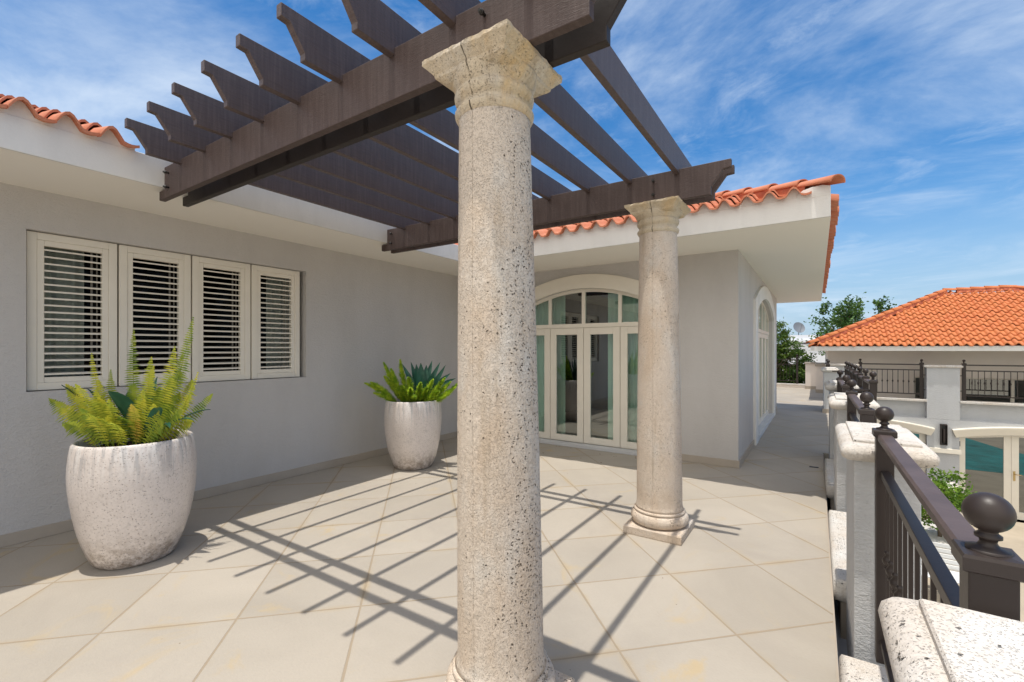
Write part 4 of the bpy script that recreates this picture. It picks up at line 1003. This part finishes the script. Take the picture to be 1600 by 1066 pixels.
for (u, z, w, bu, bz, wd) in ((0.10,1.42,0.02,0,0,0.085),(0.03,1.40,0.06,-0.02,0.02,0.07),(0.17,1.39,0.06,0.02,0.02,0.07),(-0.16,1.40,0.04,0.04,-0.05,0.055),(0.36,1.43,0.08,-0.05,-0.06,0.055),(0.44,1.39,0.04,-0.03,-0.08,0.055),
        (0.24,1.45,0.12,-0.02,-0.02,0.06),(0.58,1.20,0.08,0.0,0.10,0.045),(0.50,1.27,0.10,0.0,0.06,0.05),(0.20,1.18,-0.12,0,0.12,0.08),(-0.06,1.43,0.12,0.02,-0.03,0.055),(0.30,1.24,-0.06,0.03,0.1,0.07)):
    blade(a2, rel(0.10, 0.86, 0.05), rel(u, z, w), rel(bu, Z0+bz, 0), wd, 'agave', up=tuple(-Fc*0.85+Rc*0.3+Vector((0,0,0.25))))

# ------------------------------------------------------------------ small things on the floor
mb = MB(); mb.box(-0.075, 0.03, 7.37, 7.41, 0.001, 0.008)
tag(mb.build('floor_drain', 'black'), 'small dark drain slot in the shaded walkway floor', 'drain')
mb = MB(); rg = random.Random(5)
for k in range(60):
    x, y = (rg.uniform(-4, -1.6), rg.uniform(5.9, 6.65)) if k < 34 else (rg.uniform(-4.0, -0.2), rg.uniform(1.2, 6.0))
    a = rg.uniform(0, 6.28); r = rg.uniform(0.005, 0.016) if k < 34 else rg.uniform(0.003, 0.008)
    mb.add([(x+r*math.cos(a),y+r*math.sin(a),0.002),(x-r*0.4*math.sin(a),y+r*0.4*math.cos(a),0.002+r*0.4),(x-r*math.cos(a),y-r*math.sin(a),0.003),(x+r*0.4*math.sin(a),y-r*0.4*math.cos(a),0.002)], [(0,1,2,3)])
tag(mb.build('leaf_litter', 'debris', fix=False), 'scattered bits of dry leaf on the tiled terrace', 'leaf litter', kind='stuff')

# ------------------------------------------------------------------ guest house across the court
gh = thing('guest_house', (4.3, 18.5, -2.86), 'pale guest house with orange hipped tile roof across the court', 'house')
YG = 17.0
def gb(name, m, x0, x1, y0, y1, z0, z1, bev=0.0, parent=None):
    mb = MB(); mb.box(x0, x1, y0, y1, z0, z1); return mb.build(name, m, gh, bev) if parent is None else sub(mb, name, m, parent, bev)
ZG = -2.86
CR = 4.75; lt = lambda a: arcz(a, CR, -0.60, 7.3)
CL = 1.07; lt2 = lambda a: arcz(a, CL, -0.60, 7.3)
mb = MB()
wall_open(mb, lambda a,z:(a,YG,z), 2.9, 11, 3.24, 6.26, ZG, -0.33, ZG, lambda a: lt(a)-0.02, 24, Q=lambda a,z:(a,YG+0.3,z))
wall_open(mb, lambda a,z:(a,YG,z), 0.3, 2.9, CL-0.75, CL+1.51, ZG, -0.33, ZG, lambda a: lt2(a)-0.02, 24, Q=lambda a,z:(a,YG+0.3,z))
mb.add([(0.3,YG,ZG),(0.3,23,ZG),(0.3,23,-0.33),(0.3,YG,-0.33)], [(0,1,2,3)])
mb.build('ground_floor_wall', 'housewall', gh, fix=False)
mb = MB(); mb.box(0.32, 11, YG+1.6, YG+1.7, ZG, -0.36); mb.build('back_lining', 'roomdark', gh)
for (a, b) in ((0.30, 1.02), (2.576, 3.252), (5.0, 5.68), (8.3, 9.0)):
    gb('balcony_pillar', 'housewall', a, b, YG, YG+0.38, -0.33, 1.105, 0.006)
    mb = MB(); mb.sq([((b-a)/2+0.03,0.22,1.10),((b-a)/2+0.055,0.245,1.12),((b-a)/2+0.055,0.245,1.15),((b-a)/2+0.03,0.22,1.172)], ((a+b)/2, YG+0.19)); mb.build('pillar_cap', 'coping', gh)
for (a, b) in ((1.02, 2.576), (3.252, 5.0), (5.68, 8.3)):
    mb = MB(); mb.prism([(YG+0.001,-0.40),(YG+0.001,-0.36),(YG+0.13,-0.30),(YG+0.13,0.14),(YG+0.32,0.14),(YG+0.32,-0.40)], a, b, 'yz'); mb.build('parapet', 'housewall', gh)
    gb('parapet_coping', 'coping', a, b, YG-0.04, YG+0.34, 0.14, 0.20, 0.006)
gb('balcony_floor', 'creamwall', 0.3, 11, YG+0.32, 18.4, -0.42, -0.32)
# upper wall with window bands
mb = MB()
wins = ((2.50, 2.86), (3.62, 5.6), (6.2, 8.0))
zs0, zs1, zw0, zw1 = -0.32, 1.60, -0.1, 0.775
xs = [0.32]+[q_ for w_ in wins for q_ in w_]+[11]
for i in range(0, len(xs)-1):
    a, b = xs[i], xs[i+1]
    if i % 2 == 0: mb.add([(a,18.4,zs0),(b,18.4,zs0),(b,18.4,zs1),(a,18.4,zs1)], [(0,1,2,3)])
    else:
        mb.add([(a,18.4,zs0),(b,18.4,zs0),(b,18.4,zw0),(a,18.4,zw0)], [(0,1,2,3)]); mb.add([(a,18.4,zw1),(b,18.4,zw1),(b,18.4,zs1),(a,18.4,zs1)], [(0,1,2,3)])
        for xx in (a, b): mb.add([(xx,18.4,zw0),(xx,18.6,zw0),(xx,18.6,zw1),(xx,18.4,zw1)], [(0,1,2,3)])
        mb.add([(a,18.4,zw1),(b,18.4,zw1),(b,18.6,zw1),(a,18.6,zw1)], [(0,1,2,3)])
mb.add([(0.32,18.4,-0.4),(0.32,23,-0.4),(0.32,23,1.6),(0.32,18.4,1.6)], [(0,1,2,3)])
mb.add([(0.32,23,ZG),(11,23,ZG),(11,23,1.6),(0.32,23,1.6)], [(0,1,2,3)])
mb.build('upper_wall', 'creamwall', gh, fix=False)
for (a, b) in wins:
    mb = MB(); n = max(1, round((b-a)/0.95)); w_ = (b-a)/n
    mb.box(a, b, 18.50, 18.54, zw1-0.04, zw1); mb.box(a, b, 18.50, 18.54, zw0, zw0+0.04)
    for k in range(n+1): mb.box(max(a, a+w_*k-0.04), min(b, a+w_*k+0.04), 18.50, 18.54, zw0+0.04, zw1-0.04)
    fr = mb.build('window_frame', 'cream', gh)
    mb = MB(); mb.add([(a,18.52,zw0),(b,18.52,zw0),(b,18.52,zw1),(a,18.52,zw1)], [(0,1,2,3)]); sub(mb, 'pane', 'glassdark', fr)
    gb('room_lining', 'roomdark', a-0.1, b+0.1, 19.4, 19.45, -0.3, 1.5)
# lintels
for (c_, l_, a, b) in ((CR, lt, 3.09, 6.41), (CL, lt2, CL-0.9, 2.73)):
    mb = MB(); n = 26; V = []
    for i in range(n+1):
        f = i/n; x_ = a+(b-a)*f; xb_ = a+0.075+(b-a-0.15)*f; zt_ = l_(x_)+0.20
        V += [(x_,YG-0.13,zt_),(x_,YG-0.13,zt_-0.025),(xb_,YG-0.05,zt_-0.205),(xb_,YG+0.12,zt_-0.205),(x_,YG+0.001,zt_+0.01)]
    F = [(5*i+k, 5*i+5+k, 5*i+5+(k+1) % 5, 5*i+(k+1) % 5) for i in range(n) for k in range(5)]+[(4,3,2,1,0), tuple(5*n+k for k in range(5))]
    mb.add(V, F); mb.build('lintel', 'cream', gh)
# ground floor glass doors
def gdoor(x0, leafs, lf, mat_):
    for k in range(leafs):
        a, b = x0+1.007*k, x0+1.007*(k+1)-0.006; st = 0.135
        zt_ = lambda q_: lf(q_)-0.03
        mb = MB(); y0_, y1_ = YG+0.14, YG+0.19
        mb.prism([(a,ZG+0.03),(a+st,ZG+0.03),(a+st,zt_(a+st)),(a,zt_(a))], y0_, y1_); mb.prism([(b-st,ZG+0.03),(b,ZG+0.03),(b,zt_(b)),(b-st,zt_(b-st))], y0_, y1_)
        mb.box(a+st, b-st, y0_, y1_, ZG+0.03, ZG+0.22)
        mb.prism([(a+st,zt_(a+st)-0.05),(b-st,zt_(b-st)-0.05),(b-st,zt_(b-st)),(a+st,zt_(a+st))], y0_, y1_)
        d = mb.build('glass_door', 'cream', gh)
        mb = MB(); mb.add([(a+st,YG+0.165,ZG+0.2),(b-st,YG+0.165,ZG+0.2),(b-st,YG+0.165,zt_(b-st)-0.03),(a+st,YG+0.165,zt_(a+st)-0.03)], [(0,1,2,3)]); sub(mb, 'pane', 'glassdark', d)
        if k == 1:
            mb = MB(); mb.box(a+0.03, a+0.07, YG+0.128, YG+0.14, -1.83, -1.58); mb.tube([(a+0.05,YG+0.13,-1.66),(a+0.05,YG+0.09,-1.66),(a+0.18,YG+0.09,-1.66)], 0.010, 8); sub(mb, 'handle', 'brass', d)
        if k == 0:
            for z in (-0.98, -2.35):
                mb = MB(); mb.box(a+0.02, a+0.035, YG+0.13, YG+0.14, z-0.07, z+0.07); sub(mb, 'hinge', 'black', d)
gdoor(3.245, 3, lt, 'cream'); gdoor(CL-0.745+0.24, 2, lt2, 'cream')
gb('string_course', 'cream', 2.30, 3.262, YG-0.10, YG-0.002, -1.24, -1.12, 0.004)
# roof
ZE = 1.70
mb = MB(); V = []; x0, x1 = -0.14, 10.0; ye = 16.93
mb.box(x0, x1, ye, ye+0.12, 1.565, ZE); mb.box(x0, x0+0.12, ye+0.12, 25.0, 1.565, ZE); mb.build('fascia', 'white', gh)
mb = MB(); mb.add([(x0,ye+0.1,1.60),(x1,ye+0.1,1.60),(x1,25,1.60),(x0,25,1.60)], [(0,1,2,3)]); mb.build('soffit', 'soffit', gh, fix=False)
g_s = 0.475; RH = 3.72
tw = 0.192
o = Vector((x0-0.02, ye-0.05, ZE-0.01))
right_hip = 8.9
mb = tile_field(o, X, Y, g_s, int((right_hip-o.x)/tw), tw, 13, 0.33, lambda s, r: s > r+0.02 and (right_hip-o.x-s) > r, crest=0.056, lift=0.042, thick=0.024, seed=11, res=8)
mb.build('roof_tiles', 'tile2', gh, fix=False)
o2 = Vector((x0-0.05, 25.0, ZE-0.01))
mb = tile_field(o2, -Y, X, g_s, int((25-ye)/tw), tw, 6, 0.33, lambda s, r: (25-ye-s) > r, crest=0.042, lift=0.03, seed=12, res=6)
mb.build('roof_tiles', 'tile2', gh, fix=False)
mb = MB(); zr2 = ZE-0.03+g_s*RH
mb.add([(x0,ye,ZE-0.03),(right_hip,ye,ZE-0.03),(right_hip-RH,ye+RH,zr2),(x0+RH,ye+RH,zr2)], [(0,1,2,3)])
mb.add([(x0,ye,ZE-0.03),(x0+RH,ye+RH,zr2),(x0,25,ZE-0.03)], [(0,1,2)])
mb.add([(right_hip,ye,ZE-0.03),(right_hip-RH,ye+RH,zr2),(right_hip,25,ZE-0.03)], [(0,1,2)])
mb.add([(x0,25,ZE-0.03),(x0+RH,ye+RH,zr2),(right_hip-RH,ye+RH,zr2),(right_hip,25,ZE-0.03)], [(0,1,2,3)])
mb.build('roof_deck', 'mortar', gh, fix=False)
hip_caps((x0-0.04, ye-0.04, ZE+0.08), (x0+RH, ye+RH, ZE+0.10+g_s*RH), 15, 0.085, 'hip_tiles', gh, 'tile2', 'mortar', skirt=0.10)
hip_caps((right_hip, ye, ZE+0.08), (right_hip-RH, ye+RH, ZE+0.10+g_s*RH), 15, 0.085, 'hip_tiles', gh, 'tile2', 'mortar', skirt=0.10)
hip_caps((x0+RH-0.02, ye+RH, ZE+0.10+g_s*RH), (right_hip-RH+0.02, ye+RH, ZE+0.10+g_s*RH), 5, 0.085, 'ridge_tiles', gh, 'tile2', 'mortar', skirt=0.09)
# balcony railings of the guest house
def rail_x(x0, x1, posts, lab):
    y = YG+0.20; t = thing('balcony_railing', ((x0+x1)/2, y, 0.2), lab, 'railing', 'balcony railings of the guest house')
    for x_ in posts: newel(t, x_, y, 0.075, 0.20, 1.225, 0.034)
    for nm, z, h in (('top_rail', 1.175, 0.017), ('middle_rail', 1.02, 0.015), ('bottom_rail', 0.335, 0.015)):
        mb = MB(); mb.box(x0, x1, y-0.018, y+0.018, z-h, z+h); mb.build(nm, 'iron', t)
    n = round((x1-x0)/0.121)
    for k in range(1, n):
        x_ = x0+(x1-x0)*k/n; mb = MB(); mb.box(x_-0.007, x_+0.007, y-0.007, y+0.007, 0.35, 1.005); knuckle(mb, x_, y, 0.69, 1.0); mb.build('baluster', 'iron', t)
    for z in (0.88, 0.46):
        for x_, d_ in ((posts[0], -0.12), (posts[-1], 0.12)):
            mb = MB(); mb.box(min(x_, x_+d_), max(x_, x_+d_), y-0.011, y+0.011, z-0.011, z+0.011); mb.build('wall_bracket', 'iron', t)
rail_x(1.11+0.0375, 2.496-0.0375, (1.11, 2.496), 'dark balcony railing across the court, left of the tall grey pillar')
rail_x(3.365+0.0375, 4.90-0.0375, (3.365, 4.90), 'dark balcony railing across the court, right of the tall grey pillar at the picture edge')
# wall lamp
t = thing('wall_lamp', (2.918, YG-0.03, -0.74), 'tall dark box shaped wall lamp on the guest house pier', 'lamp')
mb = MB(); mb.box(2.845, 2.991, YG-0.02, YG-0.003, -1.03, -0.45); mb.build('back_plate', 'black', t)
mb = MB(); mb.box(2.850, 2.865, YG-0.11, YG-0.021, -1.02, -0.46); mb.box(2.971, 2.986, YG-0.11, YG-0.021, -1.02, -0.46); mb.box(2.866, 2.970, YG-0.11, YG-0.021, -0.475, -0.46); mb.box(2.866, 2.970, YG-0.11, YG-0.021, -1.02, -1.005); mb.build('cage', 'iron', t)
mb = MB(); mb.lathe([(0.028,-0.96),(0.03,-0.94),(0.03,-0.60),(0.028,-0.58)], (2.918, YG-0.07), 14); mb.build('lamp_tube', 'iron', t)

# ------------------------------------------------------------------ foliage
def foliage(name, lab, cat, c, rad, nclump, nleaf, leaf, m, seed, trunk=None, group=None, flat=0.6, spiky=0.0):
    rg = random.Random(seed); t = thing(name, (c[0], c[1], trunk[0] if trunk else c[2]-rad[2]), lab, cat, group)
    mb = MB(); cl = []
    for k in range(nclump):
        while True:
            p = Vector((rg.uniform(-1,1), rg.uniform(-1,1), rg.uniform(-1,1)))
            if 0.25 < p.length < 1: break
        cl.append(Vector((p.x*rad[0], p.y*rad[1], p.z*rad[2])))
    for p in cl:
        cr = rg.uniform(0.16, 0.34)*min(rad); dirv = (p.normalized()+Vector((0,0,0.5))).normalized()
        for j in range(nleaf):
            q_ = Vector((rg.gauss(0,1), rg.gauss(0,1), rg.gauss(0,flat)))*cr*0.6 + dirv*abs(rg.gauss(0,1))*cr*spiky
            o_ = Vector(c)+p+q_
            d = Vector((rg.uniform(-1,1), rg.uniform(-1,1), rg.uniform(-0.5,0.9))).normalized(); e = d.cross(Vector((rg.uniform(-1,1),rg.uniform(-1,1),rg.uniform(-1,1)))).normalized()
            L_ = leaf*rg.uniform(0.6, 1.3); w = L_*0.28
            mb.add([o_, o_+d*L_*0.45+e*w, o_+d*L_, o_+d*L_*0.45-e*w], [(0,1,2,3)])
    mb.build('crown', m, t, fix=False)
    tz = trunk[0] if trunk else c[2]-rad[2]-0.3; tr = trunk[1] if trunk else 0.03
    mb = MB(); top = Vector((c[0], c[1], c[2])); b0 = Vector((c[0]+0.05, c[1], tz))
    mb.tube([b0, (b0+top)/2+Vector((0.04,0.02,0)), top], [tr, tr*0.8, tr*0.5], 8)
    for p in cl[:max(6, nclump//3)]:
        s_ = top+Vector((0,0,-rad[2]*0.5)); e = Vector(c)+p; mb.tube([s_, (s_+e)/2+Vector((0,0,0.05*rad[2])), e], [tr*0.4, tr*0.25, tr*0.08], 5)
    mb.build('trunk', 'bark', t)
    return t
foliage('garden_tree', 'small bright green leafy tree in the court below the railing', 'tree', (2.05, 12.6, -1.55), (0.62, 0.5, 0.62), 60, 46, 0.085, 'bushbright', 21, (ZG, 0.045), spiky=0.5)
foliage('tree', 'dark green tree rising behind the left end of the orange tiled roof', 'tree', (1.13, 29.5, 2.75), (1.0, 1.0, 1.45), 75, 60, 0.16, 'tree', 22, (ZG, 0.16), 'trees behind the guest house', spiky=0.9)
foliage('tree', 'tree top showing above the middle of the orange hip line', 'tree', (2.93, 30.5, 3.1), (0.55, 0.6, 1.25), 34, 44, 0.15, 'tree', 23, (ZG, 0.13), 'trees behind the guest house', spiky=1.1)
foliage('hedge_bush', 'tall leafy bush behind the far walkway fence', 'bush', (-1.75, 24.0, 1.0), (1.2, 0.8, 1.75), 190, 80, 0.11, 'bush', 24, (ZG, 0.08), 'bushes behind the far fence', spiky=0.6)
foliage('hedge_bush', 'lower bush behind the far fence at the low cream wall', 'bush', (-0.75, 24.2, 0.35), (0.75, 0.6, 1.25), 100, 70, 0.10, 'bush', 25, (ZG, 0.06), 'bushes behind the far fence', spiky=0.6)
foliage('hedge_bush', 'bush hidden behind the end of the villa wall', 'bush', (-4.0, 24.2, 0.8), (1.5, 0.8, 1.6), 90, 50, 0.11, 'bush', 26, (ZG, 0.08), 'bushes behind the far fence', spiky=0.6)

# ------------------------------------------------------------------ end of the walkway
t = thing('low_wall', (-5, 22.5, 0), 'low cream kerb wall under the far fence at the end of the walkway', 'wall')
mb = MB(); mb.box(-12, -0.37, 22.42, 22.62, -0.30, 0.10); mb.build('wall_body', 'creamwall', t); mb = MB(); mb.box(-12.0, -0.36, 22.39, 22.65, 0.10, 0.16); mb.build('coping', 'coping', t, 0.006)
t = thing('far_fence', (-3, 22.52, 0.16), 'dark metal fence on the low wall in front of the bushes', 'fence')
for x_ in (-0.66, -2.4, -4.2, -6.0): newel(t, x_, 22.52, 0.075, 0.16, 1.30, 0.034)
for z in (1.18, 0.98, 0.28):
    mb = MB(); mb.box(-8, -0.70, 22.505, 22.535, z-0.015, z+0.015); mb.build('rail', 'iron', t)
for k in range(44):
    x_ = -0.80-0.12*k; mb = MB(); mb.box(x_-0.007, x_+0.007, 22.513, 22.527, 0.295, 0.965); mb.build('baluster', 'iron', t)
t = thing('garden_wall', (0.1, 21.5, 0), 'cream rendered wall block closing the end of the walkway', 'wall')
mb = MB(); mb.box(-0.36, 0.0, 22.0, 22.7, -0.3, 1.02); mb.box(0.0, 1.2, 20.3, 22.9, -0.3, 0.98); mb.build('wall_body', 'creamwall', t)
mb = MB(); mb.box(-0.39, 0.005, 21.96, 22.74, 1.02, 1.08); mb.box(-0.03, 1.23, 20.26, 22.93, 0.98, 1.06); mb.build('coping', 'skirt', t)
mb = MB(); mb.box(-0.375, -0.002, 21.985, 21.999, 0.001, 0.12); mb.box(-0.015, 1.2, 20.285, 20.299, 0.001, 0.12); mb.build('skirting', 'skirt', t)
t = thing('white_building', (0, 44, ZG), 'plain white flat roofed building far behind the bushes', 'building')
mb = MB(); mb.box(-2.2, 4.0, 41.5, 50, ZG, 2.15); mb.box(-1.85, 4.1, 41.0, 41.49, ZG, 2.0); mb.build('wall', 'farwhite', t)
mb = MB(); mb.box(-2.05, 4.2, 40.9, 50.1, 2.15, 2.32); mb.box(-1.75, 4.0, 41.2, 49.8, 2.32, 2.72); mb.build('parapet', 'farwhite', t)
t = thing('satellite_dish', (-1.1, 41.6, 2.72), 'grey satellite dish on the roof of the white building', 'satellite dish')
mb = MB(); r = 0.42; V = []
dn = Vector((0.45, -0.85, 0.45)).normalized(); s_ = dn.cross(Vector((0,0,1))).normalized(); u_ = s_.cross(dn)
cc = Vector((-1.12, 41.5, 3.28))
for j in range(6):
    for i in range(28):
        rr = r*j/5+0.001; a = 2*math.pi*i/28; V.append(cc+s_*rr*math.cos(a)+u_*rr*math.sin(a)*1.1+dn*(rr/r)**2*0.09)
mb.add(V, [(j*28+i, j*28+(i+1) % 28, (j+1)*28+(i+1) % 28, (j+1)*28+i) for j in range(5) for i in range(28)], True); mb.build('dish', 'dish', t, fix=False)
mb = MB(); mb.tube([(-1.12,41.6,2.72),(-1.12,41.55,3.2)], 0.03, 8); mb.build('mast', 'dish', t)
mb = MB(); mb.tube([cc-u_*0.4, cc+dn*0.55+s_*0.0], 0.015, 6); mb.box(*[q_ for k_ in range(3) for q_ in ((cc+dn*0.55)[k_]-0.04, (cc+dn*0.55)[k_]+0.04)]); mb.build('feed_arm', 'dish', t)

# ------------------------------------------------------------------ court below the railing
t = thing('planter_wall', (2.2, 12.6, ZG), 'low white planter wall in the court under the small tree', 'planter wall')
mb = MB(); mb.box(1.2, 2.58, 12.0, 12.2, ZG, -2.30); mb.box(1.2, 2.58, 13.5, 13.7, ZG, -2.30); mb.box(2.4, 2.58, 12.2, 13.5, ZG, -2.30); mb.build('wall_body', 'white', t)
mb = MB(); mb.box(1.2, 2.62, 11.97, 13.73, -2.30, -2.24); mb.build('coping', 'coping', t, 0.006)
t = thing('garden_bench', (2.05, 11.2, ZG), 'white slatted bench seat in the court seen between the railing bars', 'bench')
for k in range(7):
    mb = MB(); mb.box(1.55, 2.62, 10.75+0.075*k, 10.81+0.075*k, -2.44, -2.415); mb.build('seat_slat', 'seat', t, 0.003)
for k in range(5):
    mb = MB(); mb.box(1.55, 2.62, 11.30+0.02*k, 11.325+0.02*k, -2.40+0.085*k, -2.335+0.085*k); mb.build('back_slat', 'seat', t, 0.003)
for x_ in (1.62, 2.52):
    for y_ in (10.80, 11.25):
        mb = MB(); mb.box(x_-0.025, x_+0.025, y_-0.025, y_+0.025, ZG, -2.441); mb.build('leg', 'seat', t)
mb = MB(); mb.box(2.45, 3.15, 14.9, 16.3, ZG, -1.95)
t = thing('stone_block', (2.8, 15.6, ZG), 'pale stone pedestal block standing by the guest house doors', 'pedestal')
mb = MB(); mb.box(2.50, 3.05, 15.6, 16.5, ZG, -2.0); mb.build('body', 'creamwall', t)
mb = MB(); mb.box(2.46, 3.09, 15.56, 16.54, -2.0, -1.93); mb.build('top', 'coping', t, 0.006)
print('objects', len(S.objects))
